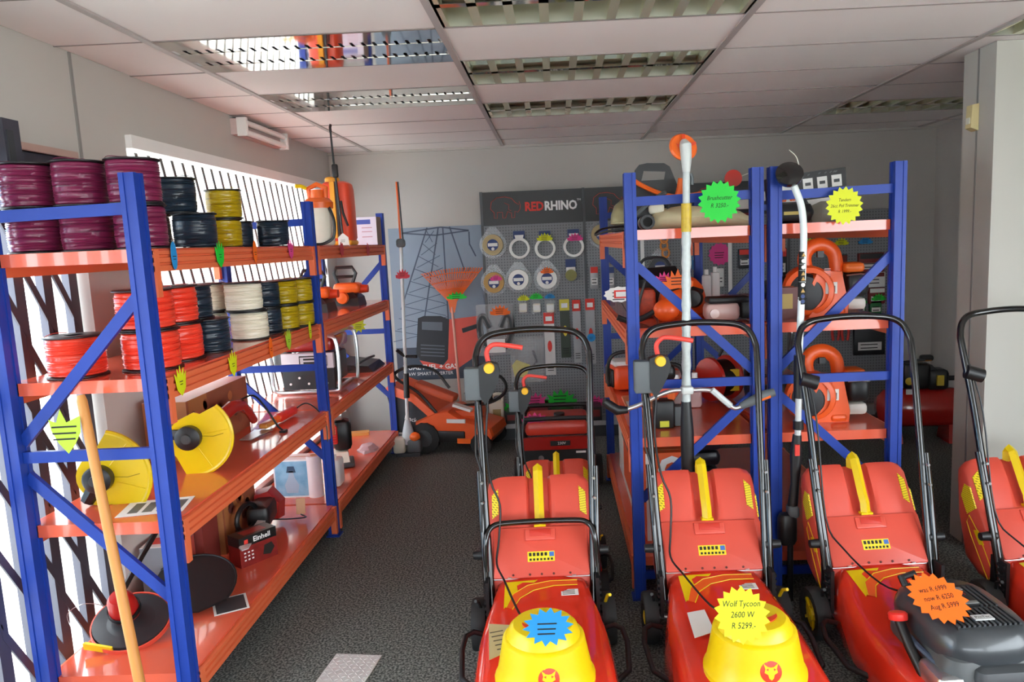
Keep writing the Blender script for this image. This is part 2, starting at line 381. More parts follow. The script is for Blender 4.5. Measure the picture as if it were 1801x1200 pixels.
# ================================================================ LINE SPOOLS
SPC = dict(purple=('#7c2549', '#3d1128'), navy=('#22303e', '#0d141b'), yellow=('#b79c14', '#6f5c08'), red=('#f2452f', '#b8281c'), white=('#ece5d0', '#c9bfa4'))
LINES = {k: mat('line '+k, v[0], .28, col2=v[1], scale=30) for k, v in SPC.items()}
for k, v in SPC.items(): # horizontal windings: stretch the noise round the spool
    nt = LINES[k].node_tree; nz = [n for n in nt.nodes if n.type == 'TEX_NOISE'][0]; mp = nt.nodes.new('ShaderNodeMapping'); mp.inputs['Scale'].default_value = (.5, .5, 14)
    tc = [n for n in nt.nodes if n.type == 'TEX_COORD'][0]; nt.links.new(tc.outputs['Object'], mp.inputs[0]); nt.links.new(mp.outputs[0], nz.inputs['Vector']); nz.inputs['Scale'].default_value = 9
    cr = nt.nodes.new('ShaderNodeValToRGB'); cr.color_ramp.elements[0].position = .5; cr.color_ramp.elements[1].position = .8
    mx = [n for n in nt.nodes if n.type == 'MIX'][0]; nt.links.new(nz.outputs['Fac'], cr.inputs['Fac']); nt.links.new(cr.outputs['Color'], mx.inputs['Factor'])
SPROTO = {}
def spool(color, r_, h, x, y, z, label, group):
    key = (color, r_, h)
    if key not in SPROTO:
        t = thing('line_spool', label, 'spool', (x, y, z), (0, 0, random.uniform(0, 6)), group)
        f = [(r_*.3, 0), (r_*.96, 0), (r_, .002), (r_, .005), (r_*.96, .007), (r_*.3, .007)]
        MB().lathe(f, 36).obj('flange', BLACK, t); MB().lathe([(a, h-.007+b_) for a, b_ in f], 36).obj('flange', BLACK, t)
        rnd = random.Random(len(SPROTO)); nl = 17; rings = []; n = 40
        for i in range(nl*2+1):
            zz = .008+(h-.016)*i/(nl*2); bulge = .925-.05*abs(2*i/(nl*2)-1)**6+rnd.uniform(-.012, .012); wob = rnd.uniform(0, 6.28)
            rings.append([((r_*(bulge+(.03 if i % 2 else 0)+.008*math.sin(2*math.pi*j/n*2+wob)))*math.cos(2*math.pi*j/n), (r_*(bulge+(.03 if i % 2 else 0)+.008*math.sin(2*math.pi*j/n*2+wob)))*math.sin(2*math.pi*j/n), zz+.0016*math.sin(2*math.pi*j/n+wob)) for j in range(n)])
        MB().loft(rings).obj('wound_line', LINES[color], t, ang=70)
        MB().lathe([(r_*.31, h), (r_*.31, .002), (r_*.22, .002), (r_*.22, h)], 20).obj('hub', BLACK, t)
        pts = [(r_*.9*math.cos(a), r_*.9*math.sin(a), h+.003+.003*math.sin(i*.9)) for i, a in enumerate(np.linspace(0, 1.4, 7))]
        MB().tube(pts, .0013, 5).obj('loose_end', LINES[color], t)
        SPROTO[key] = t; return t
    return copy_tree(SPROTO[key], label, (x, y, z), (0, 0, random.uniform(0, 6)), group)
G1, G2 = 'line spools on the top shelf', 'line spools on the second shelf'
hP = .158; zt = SZ[3]
for i, x in enumerate((-1.857, -1.665, -1.473)):
    wh = ('at the gate end', 'in the middle of its row of three', 'beside the near blue post')[i]
    spool('purple', .0905, hP, x, 2.66, zt, 'purple line spool, lower row of top shelf, '+wh, G1)
    spool('purple', .0905, hP, x-.004, 2.655, zt+hP, 'purple line spool, upper row of top shelf, '+wh, G1)
spool('navy', .092, .15, -1.74, 3.2, zt, 'dark navy line spool in the lower row, wall side, next to the purple spools', G1)
spool('navy', .092, .15, -1.54, 3.2, zt, 'dark navy line spool in the lower row, aisle side, next to the purple spools', G1)
spool('navy', .092, .15, -1.61, 3.19, zt+.15, 'dark navy line spool standing on the two navy spools, top shelf', G1)
spool('yellow', .085, .14, -1.60, 3.62, zt, 'olive yellow line spool in the lower row of the top shelf', G1)
spool('yellow', .085, .14, -1.59, 3.62, zt+.14, 'olive yellow line spool on top of the other yellow one, top shelf', G1)
spool('navy', .085, .14, -1.67, 3.93, zt, 'dark navy line spool last on the top shelf, wall side', G1)
spool('navy', .085, .14, -1.505, 4.0, zt, 'dark navy line spool last on the top shelf, aisle side', G1)
zs = SZ[2]
spool('red', .1, .15, -1.745, 2.63, zs, 'single red line spool not stacked, by the gate end', G2)
for dz, l in ((0, 'bottom'), (.15, 'top')):
    spool('red', .105, .15, -1.53-dz*.05, 2.74, zs+dz, 'red line spool, %s of the stack behind the near blue post' % l, G2)
    spool('red', .105, .15, -1.545-dz*.05, 2.955, zs+dz, 'red line spool, %s of the stack beside the navy spools' % l, G2)
spool('navy', .092, .145, -1.515, 3.17, zs, 'navy line spool, bottom of pair between red and white, aisle side', G2)
spool('navy', .092, .145, -1.705, 3.17, zs, 'navy line spool, bottom of pair between red and white, wall side', G2)
spool('navy', .092, .145, -1.58, 3.17, zs+.145, 'navy line spool standing on the navy pair between red and white', G2)
spool('white', .092, .14, -1.505, 3.585, zs, 'cream white line spool at the bottom of its stack', G2)
spool('white', .092, .14, -1.52, 3.58, zs+.14, 'cream white line spool on top of the front white stack', G2)
spool('white', .092, .14, -1.72, 3.62, zs+.0, 'cream white line spool at the wall side, bottom, behind the navy ones', G2)
spool('white', .092, .14, -1.72, 3.62, zs+.14, 'cream white line spool at the wall side, upper one', G2)
for dz, l in ((0, 'bottom'), (.135, 'top')):
    spool('navy', .085, .135, -1.51, 3.80-.0, zs+dz, 'navy line spool between white and yellow stacks, %s' % l, G2)
    spool('yellow', .08, .135, -1.475, 3.975, zs+dz, 'olive yellow line spool beside the navy stack, %s' % l, G2)
    spool('yellow', .08, .135, -1.445, 4.14, zs+dz, 'olive yellow line spool against the middle blue post, %s' % l, G2)
# little price tags clipped on the beam faces
def beam_tag(color, px, py, shape, lab):
    p = PX(px, py, LX1+.033); t = thing('price_tag', lab, 'tag', (LX1+.0365, p.y, p.z), group='small tags on the window rack beams')
    if shape == 'oval': poly = [(.02*math.cos(a), .05*math.sin(a)) for a in np.linspace(0, 6.28, 17)[:-1]]
    else: poly = [(-.04, .03), (-.022, .012), (-.02, .045), (-.006, .018), (0, .055), (.01, .018), (.024, .045), (.024, .012), (.04, .03), (.028, -.03), (0, -.055), (-.028, -.03)]
    MB().prism(poly, 0, .002, Rm(math.pi/2, 0, math.pi/2)).obj('card', TG[color], t, False)
    MB().box2((.0021, -.012, -.004), (.0025, .012, -.001)).obj('handwriting', INK, t, False); MB().box2((.0021, -.009, -.014), (.0025, .010, -.011)).obj('handwriting', INK, t, False)
for a in [('blue', 304, 450, 'oval', 'blue oval tag on the top beam under the spools'), ('green', 385, 447, 'crown', 'green crown tag on the top beam under the spools'),
          ('orange', 447, 443, 'oval', 'orange oval tag on the top beam under the spools'), ('pink', 510, 438, 'crown', 'pink crown tag on the top beam under the spools'),
          ('yellow', 316, 670, 'crown', 'yellow crown tag on the second beam nearest the front post'), ('yellow', 408, 639, 'crown', 'yellow crown tag on the second beam above the log print carton'),
          ('orange', 475, 612, 'oval', 'orange oval tag on the second beam under the white spools'), ('lime', 506, 597, 'crown', 'green tag on the second beam under the navy stack'),
          ('yellow', 544, 581, 'oval', 'yellow oval tag on the second beam at the middle post')]: beam_tag(*a)
# ================================================================ PRICE STARS
def price_star(loc, rot, r_, color, label, lines=(), n=18, inner=.82, group='fluorescent price stars', tsize=None, sy=1, poly=None):
    t = thing('price_star', label, 'price tag', loc, rot, group)   # local: face looks to -y
    poly = poly or [(a, b_*sy) for a, b_ in star(n, r_, r_*inner, .1)]
    M = Rm(math.pi/2, 0, 0)
    MB().prism(poly, 0, .0015, M).obj('card', TG[color], t, False)
    k = len(lines)
    for i, s in enumerate(lines):
        sz = (tsize or r_*.3); z = ((k-1)/2-i)*sz*1.25
        text_obj(s, sz, INK, t, Matrix.Translation((0, -.0022, z)) @ Rm(math.pi/2, 0, 0), 'handwriting', shear=.25, sx=.85)
    if not k:
        for z in (.12, -.1, -.3): MB().box2((-r_*.45, -.0022, (z-.03)*r_), (r_*(.35+z*.2), -.0018, (z+.03)*r_)).obj('handwriting', INK, t, False)
    return t
BURST = [(-1, -.55), (-1.05, -.1), (-.72, -.12), (-.85, .35), (-.5, .12), (-.42, .68), (-.18, .25), (.02, .8), (.2, .28), (.48, .66), (.5, .15), (.88, .3), (.74, -.1), (1.05, -.15), (1, -.55), (.5, -.7), (0, -.62), (-.5, -.7)]
def burst(r_, sy=.75): return [(a*r_, b_*r_*sy) for a, b_ in BURST]

# ================================================================ MOWERS (origin: floor under rear axle, front towards -y)
MESHY = mat('yellow mesh', '#e8c916', .45)
def mesh_fix():
    nt = MESHY.node_tree; p = nt.nodes['Principled BSDF']; tc = nt.nodes.new('ShaderNodeTexCoord'); br = nt.nodes.new('ShaderNodeTexBrick')
    br.offset = 0; br.inputs['Scale'].default_value = 1; br.inputs['Brick Width'].default_value = .009; br.inputs['Row Height'].default_value = .009; br.inputs['Mortar Size'].default_value = .002
    br.inputs['Color1'].default_value = lin('#8d7a0c'); br.inputs['Color2'].default_value = lin('#a08a10'); br.inputs['Mortar'].default_value = lin('#f4d81d')
    sx = nt.nodes.new('ShaderNodeSeparateXYZ'); cx = nt.nodes.new('ShaderNodeCombineXYZ')
    nt.links.new(tc.outputs['Object'], sx.inputs[0]); ad = nt.nodes.new('ShaderNodeMath'); nt.links.new(sx.outputs['X'], ad.inputs[0]); nt.links.new(sx.outputs['Y'], ad.inputs[1]); nt.links.new(ad.outputs[0], cx.inputs['X']); nt.links.new(sx.outputs['Z'], cx.inputs['Y'])
    nt.links.new(cx.outputs[0], br.inputs['Vector']); nt.links.new(br.outputs['Color'], p.inputs['Base Color'])
mesh_fix()
def wheel(parent, x, y, r_, w_, out):
    tm = MB(); M = Rm(0, math.pi/2, 0, (x, y, r_))
    tm.lathe([(r_*.66, -w_/2), (r_*.95, -w_/2), (r_, -w_*.3), (r_, w_*.3), (r_*.95, w_/2), (r_*.66, w_/2)], 44, M, tread=.03, ringed=True)
    tw = tm.obj('tyre', RUB, parent, ang=30)
    hb = MB(); hb.lathe([(r_*.2, -w_*.4), (r_*.72, -w_*.42), (r_*.74, -w_*.46), (r_*.74, w_*.46), (r_*.7, w_*.42), (r_*.68, w_*.22), (r_*.3, w_*.15), (r_*.26, w_*.45), (r_*.1, w_*.5)], 30, Rm(0, math.pi/2*out, 0, (x, y, r_)))
    h = hb.obj('wheel_hub', YEL, parent)
    for k in range(5):
        a = k*2*math.pi/5+.3; MB().box((0, 0, 0), (w_*.16, r_*.10, r_*.42), Rm(a, 0, 0, (x+out*w_*.28, y-math.sin(a)*r_*.47, r_+math.cos(a)*r_*.47))).obj('spoke', YEL, h, False)
    return tw
def catcher(t):
    base = [(0, .30), (.06, .388), (.125, .475), (.137, .50), (.19, .585), (.235, .65), (.262, .662), (.288, .64), (.30, .58), (.285, .42), (.22, .22), (.12, .17), (.02, .17), (-.008, .23)]
    def prof(x, ins, drop):
        c = (.14, .40); out = []
        for i, (y, z) in enumerate(base):
            yy, zz = c[0]+(y-c[0])*(1-ins), c[1]+(z-c[1])*(1-ins)
            if 3 <= i <= 7: yy += drop*.75; zz -= drop*.65
            out.append((x, yy, zz))
        return out
    st = [(-.228, .2, .02), (-.222, .09, .015), (-.205, .03, .01), (-.175, .01, 0), (-.15, 0, 0), (-.075, 0, 0), (-.055, 0, .004), (-.042, 0, .03), (.042, 0, .03), (.055, 0, .004), (.075, 0, 0), (.15, 0, 0), (.175, .01, 0), (.205, .03, .01), (.222, .09, .015), (.228, .2, .02)]
    c = MB().loft([prof(*s) for s in st]).obj('grass_catcher', RED, t, ang=50)
    for s in (-1, 1):
        V = [(.148, .475), (.195, .555), (.232, .56), (.25, .50), (.205, .43)]
        MB().prism([(y, z) for y, z in V], -.01, .0025, Matrix(((0, 0, s, s*.2265), (1, 0, 0, 0), (0, 1, 0, 0), (0, 0, 0, 1)))).obj('vent_mesh', MESHY, c, False)
        # front-facing sliver of the mesh beside the hump
        A_, B_ = prof(s*.178, .012, .0), prof(s*.207, .035, .01); q = lambda p_, d: (p_[0], p_[1]-.8*d, p_[2]+.6*d)
        lp = lambda a, b_, t_: tuple(a[k]+(b_[k]-a[k])*t_ for k in range(3))
        rows = [(lp(A_[3], A_[4], .35), lp(B_[3], B_[4], .2)), (A_[4], B_[4]), (lp(A_[4], A_[5], .6), lp(B_[4], B_[5], .35))]
        MB().loft([[q(a, .003), q(b_, .003), q(b_, -.002), q(a, -.002)] for a, b_ in rows]).obj('vent_mesh', MESHY, c, False)
        # side label strip with yellow outline
        st_ = [(-.005, .30), (.10, .44), (.16, .49), (.175, .455), (.14, .40), (.02, .25)]
        Ms = Matrix(((0, 0, 1, s*.2265), (1, 0, 0, 0), (0, 1, 0, 0), (0, 0, 0, 1)))
        pts = [(s*.2285, y+.03, z-.06) for y, z in st_]
        MB().tube(pts+[pts[0]], .0022, 5).obj('label_outline', YEL, c)
        MB().prism([(.085, .335), (.125, .385), (.155, .375), (.115, .325)], -.004, .004, Ms).obj('side_label', YEL, c, False)
    # carry handle
    pts = [(0, .128, .475), (0, .142, .525), (0, .165, .555), (0, .245, .688), (0, .268, .70), (0, .282, .68), (0, .28, .635)]
    MB().tube(pts, .021, 4, flat=.75).obj('carry_handle', YEL, c, ang=25)
    MB().box((0, .13, .478), (.05, .03, .018), None).obj('handle_foot', YEL, c, False)
    # deflector flap
    f = MB(); a = math.atan2(.175, .125); MF = Rm(a, 0, 0, (0, 0, .30))
    fl = 0.212
    f.rbox((0, fl/2, .010), (.405, fl, .016), .007, MF); f.obj('deflector_flap', RED, t)
    fo = MB().rbox((0, fl-.035, .020), (.13, .05, .012), .005, MF).obj('flap_grip', RED, t)
    MB().rbox((0, fl-.028, .026), (.09, .028, .004), .002, MF).obj('grip_recess', mat('red recess', '#c4301f', .5), fo)
    s_ = MB().box((0, .085, .0188), (.115, .042, .0012), MF).obj('warning_label', mat('label yellow', '#e9cf1c', .5), t, False)
    for i in range(5): MB().box((-.046+.0165*i, .094, .0196), (.011, .014, .0008), MF).obj('pictogram', INK, s_, False)
    MB().box((.045, .093, .0197), (.02, .019, .0008), MF).obj('pictogram', mat('label blue', '#3a66b0', .5), s_, False)
    for i in range(7): MB().box((-.045+.015*i, .073, .0196), (.009, .009, .0008), MF).obj('pictogram', INK, s_, False)
    for x in (-.12, -.05, 0, .05, .12): MB().cyl((x, .012, .018), (x, .012, .021), .005, n=8, M=MF).obj('rivet', mat('dark recess', '#5a1810', .6), t)
    MB().cyl((-.225, .004, .30), (.225, .004, .30), .005, n=8).obj('hinge_rod', SILVER, t)
def handle(t, zt=1.32, yt=.30, electric=True, brace=False):
    k = zt/1.32
    Z = lambda z: .25+(z-.25)*(zt-.25)/(1.32-.25)
    def side(s): return [(s*.212, -.03, .20), (s*.216, .01, .34), (s*.226, .075, Z(.56)), (s*.238, .17, Z(.92)), (s*.249, yt-.055, Z(1.17)), (s*.246, yt-.035, Z(1.225)), (s*.225, yt-.015, Z(1.275)), (s*.18, yt, Z(1.303)), (s*.1, yt, Z(1.315))]
    L = side(-1); Rr = side(1)[::-1]
    MB().tube(spl(L+[(0, yt, zt)]+Rr, 4), .0145, 10).obj('handle_tube', GLOSSBLACK, t, ang=60)
    for s in (-1, 1):
        MB().tube([(s*.232, -.035, .18), (s*.236, 0, .34), (s*.244, .06, Z(.56)), (s*.25, .115, Z(.74))], .0125, 8).obj('lower_handle_tube', GLOSSBLACK, t, ang=60)
        MB().cyl((s*.22, .03, .40), (s*.285, .03, .40), .022, .017, 10).obj('clamp_knob', BLACK, t)
        for z in (.62, .70): MB().cyl((s*.236, .06+.02*(z > .65), Z(z)), (s*.238, .048+.02*(z > .65), Z(z)), .006, n=8).obj('bolt', SILVER, t)
    if brace:
        MB().tube(spl([(-.232, .0, .34), (-.228, .02, .47), (-.2, .05, .515), (-.12, .058, .525), (.12, .058, .525), (.2, .05, .515), (.228, .02, .47), (.232, 0, .34)], 4), .0125, 10).obj('brace_bar', GLOSSBLACK, t, ang=60)
    if electric:
        zz = Z(1.11); yb = yt-.10
        sb = MB().rbox((-.245, yb-.02, zz), (.10, .06, .14), .008).obj('switch_box', MGREY, t)
        MB().loft([[(-.21+a, yb-.055+d, zz+b_) for a, b_ in ((0, -.09), (.03, -.05), (.055, 0), (.07, .05), (.06, .085), (.02, .095), (-.02, .08), (-.02, -.05))] for d in (0, .05)]).obj('switch_housing', BLACK, sb, ang=30)
        MB().cyl((-.185, yb-.053, zz+.07), (-.185, yb-.075, zz+.07), .024, .021, 18).obj('safety_button', mat('button yellow', '#f6b914', .35), sb)
        MB().tube(spl([(-.19, yb-.01, zz+.09), (-.195, yb-.015, zz+.13), (-.18, yb-.018, zz+.155), (-.15, yb-.018, zz+.165), (-.06, yb-.018, zz+.15), (-.04, yb-.018, zz+.145)], 4), .0105, 8).obj('switch_lever', mat('lever red', '#ef4a3f', .4), sb, ang=60)
        MB().tube(spl([(-.20, yb-.02, zz-.08), (-.215, yb-.045, zz-.25), (-.20, .09, Z(.70)), (-.165, .07, Z(.60)), (-.175, .025, Z(.46)), (-.185, -.03, .385), (-.15, -.13, .355), (-.09, -.36, .34), (-.05, -.50, .38)], 4), .0045, 6).obj('power_cable', BLACK, t)
        MB().tube([(-.255, yb, zz-.07), (-.26, yb-.08, zz-.3), (-.235, .1, Z(.72)), (-.245, .03, Z(.5))], .004, 6).obj('power_cable', BLACK, t)
    else:
        MB().tube(spl([(-.235, yt-.07, Z(1.13)), (-.21, .15, Z(.9)), (-.205, .06, Z(.5)), (-.17, -.03, .40), (-.12, -.25, .35), (-.08, -.40, .38)], 4), .004, 6).obj('throttle_cable', BLACK, t)
        MB().cyl((-.255, yt-.095, Z(1.07)), (-.19, yt-.11, Z(1.05)), .03, n=14).obj('throttle_dial', BLACK, t)
def deck(t):
    st = [(.03, .195, .295), (.0, .20, .298), (-.06, .205, .296), (-.13, .215, .285), (-.22, .235, .270), (-.34, .25, .255), (-.48, .252, .25), (-.70, .25, .245), (-.84, .22, .235), (-.92, .16, .22), (-.945, .09, .205)]
    rings = []
    for y, w_, h in st:
        rings.append([(-w_*1.02, y, .07), (-w_*1.06, y, .09), (-w_*1.02, y, .15), (-w_*.99, y, h-.06), (-w_*.94, y, h-.022), (-w_*.82, y, h-.005), (-w_*.4, y, h+.006), (0, y, h+.008), (w_*.4, y, h+.006), (w_*.82, y, h-.005), (w_*.94, y, h-.022), (w_*.99, y, h-.06), (w_*1.02, y, .15), (w_*1.06, y, .09), (w_*1.02, y, .07)])
    d = MB().loft(rings).obj('deck', REDG, t, ang=50)
    # decal on the rear of the deck: yellow panel with red swoosh
    def P(x, y, dz=.0): # on the deck top
        h = np.interp(-y, [0, .06, .13, .22, .34], [.298, .296, .285, .270, .255]); return (x, y, h+.0085+dz-.006*(abs(x)/.2)**2*1.5)
    A = [(-.155, -.03), (-.02, -.03), (-.155, -.205)]
    MB().add([P(*a) for a in A]+[P(a[0], a[1], .0012) for a in A], [(0, 1, 2), (3, 5, 4), (0, 3, 4, 1), (1, 4, 5, 2), (2, 5, 3, 0)]).obj('deck_decal', YEL, d, False)
    W_ = [(-.145, -.20), (-.12, -.12), (-.06, -.07), (.03, -.045), (.145, -.038)]; W2 = [(-.12, -.215), (-.09, -.15), (-.035, -.105), (.05, -.08), (.145, -.075)]
    vs = [P(*a, .0016) for a in W_]+[P(*a, .0016) for a in W2]; MB().add(vs, [(i, i+1, i+6, i+5) for i in range(4)]).obj('deck_decal', mat('decal orange', '#e85a22', .3), d, False)
    MB().tube([P(*a, .0018) for a in W_], .0018, 5).obj('decal_line', YEL, d); MB().tube([P(*a, .0018) for a in W2], .0018, 5).obj('decal_line', YEL, d)
    pw = P(.11, -.125, .001); MB().box((pw[0], pw[1], pw[2]), (.07, .05, .0015), Matrix.Identity(4)).obj('rating_plate', PAPER, d, False)
    for i in range(4): MB().box((pw[0]-.004, pw[1]+.016-.011*i, pw[2]+.001), (.05, .003, .0008)).obj('print_line', INK, d, False)
    for x in (-.135, .135): MB().tube([(x-.008, .0, .31), (x-.006, -.02, .315), (x+.006, -.02, .315), (x+.008, 0, .31)], .002, 5).obj('spring_clip', SILVER, t)
    return d
WOLF = [(0, -.5), (.14, -.38), (.2, -.15), (.42, -.02), (.36, .2), (.46, .55), (.2, .34), (0, .3), (-.2, .34), (-.46, .55), (-.36, .2), (-.42, -.02), (-.2, -.15), (-.14, -.38)]
def hood(t, y=-.63):
    pr = [(.195, .235), (.195, .262), (.185, .275), (.172, .33), (.160, .385), (.158, .395), (.150, .402), (.142, .404), (.138, .410), (.132, .428), (.115, .442), (.06, .449), (.004, .45)]
    h = MB().lathe(pr, 40, Matrix.Translation((0, y, 0)), ex=.87, ey=.87).obj('motor_hood', YEL, t, ang=32)
    cres = [(.075*math.cos(math.radians(a)), .075*math.sin(math.radians(a))) for a in range(205, 336, 10)]+[(.085*math.cos(math.radians(a)), .025+.07*math.sin(math.radians(a))) for a in range(325, 214, -10)]
    MB().prism(cres, .448, .4515, Matrix.Translation((0, y+.005, 0))).obj('crescent_mark', mat('mark red', '#e2471f', .4), h, False)
    # badge on the front slope
    MBg = Matrix.Translation((.012, y-.170*.87, .33)) @ Rm(math.radians(78), 0, 0)
    b_ = MB().lathe([(.034, -.012), (.034, .002), (.03, .003)], 24, MBg).obj('badge', mat('badge red', '#d9381c', .4), h)
    MB().prism([(a*.05, c*.05) for a, c in WOLF], .003, .0045, MBg).obj('wolf_emblem', YEL, b_, False)
    MB().prism([(.009, .004), (.016, .009), (.008, .012)], .0045, .005, MBg).obj('emblem_eye', MATS['badge red'], b_, False); MB().prism([(-.009, .004), (-.016, .009), (-.008, .012)], .0045, .005, MBg).obj('emblem_eye', MATS['badge red'], b_, False)
def petrol_engine(t, y=-.58):
    e = MB(); e.rbox((0, y, .31), (.34, .42, .16), .07, k=6); en = e.obj('engine_block', mat('engine grey', '#4b4e4f', .5), t)
    c = MB()
    rr = []
    for z, s in ((.36, 1.0), (.385, 1.02), (.41, 1.0), (.44, .93), (.455, .84), (.458, .8)):
        rr.append([(.165*s*math.copysign(abs(math.cos(a))**.6, math.cos(a)), y+.02+.215*s*math.copysign(abs(math.sin(a))**.6, math.sin(a)), z) for a in np.linspace(0, 2*math.pi, 33)[:-1]])
    c.loft(rr); cv = c.obj('engine_cover', mat('cover charcoal', '#33373b', .35, coat=.3), t, ang=40)
    MB().box2((-.105, y-.14, .452), (.105, y+.14, .4595)).obj('vent_bed', BLACK, cv, False)
    for k in range(13):
        x = -.1+k*.0167
        for y0, y1 in ((-.14, -.03), (-.02, .12)):
            if abs(x) < .045 and y0 > -.1: continue
            MB().box2((x-.004, y+y0, .459), (x+.004, y+y1, .466)).obj('vent_slat', DGREY, cv, False)
    MB().box2((-.05, y-.015, .459), (.05, y+.12, .4665)).obj('name_plate', BLACK, cv, False)
    text_obj('PREMIUM', .02, RINK, cv, Matrix.Translation((0, y+.06, .4672)), 'lettering'); text_obj('Series', .014, WINK, cv, Matrix.Translation((0, y+.04, .4672)), 'lettering')
    MB().box2((-.05, y-.005, .4665), (.05, y+.012, .4675)).obj('silver_strip', SILVER, cv, False); MB().box2((-.05, y+.09, .4665), (.05, y+.108, .4675)).obj('silver_strip', SILVER, cv, False)
    MB().box2((-.032, y-.115, .4665), (.032, y-.085, .4705)).obj('badge_plate', ALU, cv, False)
    text_obj('PmTec', .018, INK, cv, Matrix.Translation((0, y-.10, .4709)), 'lettering')
    # recoil grip, oil filler with red cap, silver exhaust and side rail
    MB().tube([(-.10, y+.17, .43), (-.11, y+.2, .47), (-.06, y+.215, .475), (-.05, y+.19, .44)], .014, 8).obj('recoil_grip', BLACK, t)
    MB().tube([(-.185, y-.10, .27), (-.2, y-.03, .34), (-.205, y+.03, .40)], .017, 10).obj('oil_filler', BLACK, t)
    MB().lathe([(.005, 0), (.03, 0), (.032, .006), (.032, .02), (.026, .026), (.004, .027)], 20, Rm(-.3, 0, 0, (-.206, y+.035, .402))).obj('oil_cap', mat('cap red', '#f0332b', .35), t)
    MB().rbox((-.15, y-.14, .29), (.1, .14, .08), .02).obj('exhaust', SILVER, t)
    MB().rbox((.02, y-.185, .30), (.22, .1, .12), .03).obj('air_filter_box', DGREY, t)
    MB().tube([(-.19, y+.1, .37), (-.175, y-.05, .345), (-.12, y-.25, .30)], .012, 6, flat=.5).obj('side_rail', mat('rail blue grey', '#4b5669', .3), t)
def mower(loc, rz, label, kind='electric', sc=1.0, zt=1.32, brace=False, front=-.78):
    t = thing('lawn_mower', label, 'lawn mower', loc, (0, 0, rz), 'red and yellow lawn mowers', sc)
    deck(t); catcher(t); handle(t, zt, .30, kind == 'electric', brace)
    if kind == 'electric': hood(t)
    else:
        before = set(bpy.data.objects); petrol_engine(t)
        for o in set(bpy.data.objects)-before:
            if o.parent == t: o.location.z -= .035
    for s in (-1, 1):
        wheel(t, s*.272, 0, .108, .058, s); wheel(t, s*.262, front, .085, .05, s)
        MB().cyl((s*.2, 0, .108), (s*.26, 0, .108), .012, n=10).obj('axle', SILVER, t)
        MB().cyl((s*.19, front, .085), (s*.25, front, .085), .012, n=10).obj('axle', SILVER, t)
        MB().tube([(s*.24, -.13, .13), (s*.285, -.14, .15), (s*.315, -.17, .15), (s*.325, -.24, .13), (s*.31, -.40, .11), (s*.25, -.46, .10)], .011, 8).obj('side_guard_bar', BLACK, t, ang=60)
        # height adjuster with teeth
        m = MB(); m.box2((s*.222, -.07, .14), (s*.236, .03, .32))
        for k in range(7): m.box2((s*.236, -.06, .15+.024*k), (s*.244, .0, .162+.024*k))
        m.obj('height_adjuster', BLACK, t, False)
        MB().tube([(s*.25, -.02, .16), (s*.268, -.06, .24), (s*.275, -.10, .26)], .007, 6).obj('adjuster_lever', YEL if s > 0 else BLACK, t)
    return t
YA = 2.95
m1 = mower((-.107, YA, 0), 0.03, 'red electric lawn mower with cross bar and blue price burst on its yellow hood', brace=True)
m2 = mower((.615, YA, 0), 0.0, 'red electric lawn mower with wolf badge and yellow price star on its hood')
m3 = mower((1.305, YA+.0, 0), .05, 'red petrol lawn mower with grey engine and orange price star', 'petrol')
m4 = mower((2.02, YA+.02, 0), .08, 'red petrol lawn mower beside the square column', 'petrol')
m5 = mower((-.035, 3.68, 0), 0.0, 'smaller red electric lawn mower parked behind the cross bar mower', sc=.8, zt=1.30, front=-.42)
for o in m5.children:   # the small model has a short deck
    if o.name.startswith('deck'): o.scale.y = .58
    if o.name.startswith('motor_hood'): o.location.y = .28; o.scale = (.95, 1, 1)
# stars on the mowers
price_star(tuple(PY(964, 1103, 2.205)), (math.radians(-48), 0, 0), .075, 'blue', 'blue price burst on the smooth yellow mower hood', (), poly=[(a, b_*.75) for a, b_ in star(14, .082, .06, .1)])
price_star(tuple(PY(1305, 1082, 2.20)), (math.radians(-30), 0, -.04), .088, 'yellow', 'yellow price star reading wolf tycoon on the badge mower hood', ('Wolf Tycoon', '2600 W', 'R 5299.-'), tsize=.026)
price_star(tuple(PY(1650, 1052, 2.30)), (math.radians(-62), 0, .2), .1, 'orange', 'orange price star lying on the grey petrol engine', ('was R 6999', 'now R 6250', 'Aug R 5999'), tsize=.026)
# loose instruction sheets
t = thing('instruction_sheet', 'folded instruction sheet tucked under the cross bar mower hood', 'paper', (-.245, 2.5, .275), (0, .0, .3))
MB().prism([(-.07, -.10), (.03, -.06), (.06, .1), (-.02, .14)], 0, .002).obj('sheet', mat('kraft sheet', '#c9b784', .7), t, False)
for k in range(5): MB().box2((-.03, -.05+.03*k, .0021), (.02, -.045+.03*k, .0026)).obj('print_line', INK, t, False)
t = thing('instruction_sheet', 'white card tucked under the badge mower hood', 'paper', (.475, 2.56, .275)); MB().prism([(-.03, -.08), (.05, -.04), (.045, .12), (-.025, .1)], 0, .002).obj('sheet', PAPER, t, False)
# tread plate on the floor
t = thing('tread_plate', 'aluminium checker plate lying on the carpet in the aisle', 'plate', tuple(PZ(612, 1182, 0)), (0, 0, -.12))
MB().box2((-.1, -.16, 0), (.1, .12, .005)).obj('plate', ALU, t, False)
for i in range(9):
    for j in range(13):
        MB().ball((0, 0, 0), (.011, .003, .0015), 8, 4, Rm(0, 0, math.pi/4*(1 if (i+j) % 2 else -1), (-.088+i*.022, -.148+j*.0215, .005))).obj('tread_bar', ALU, t)
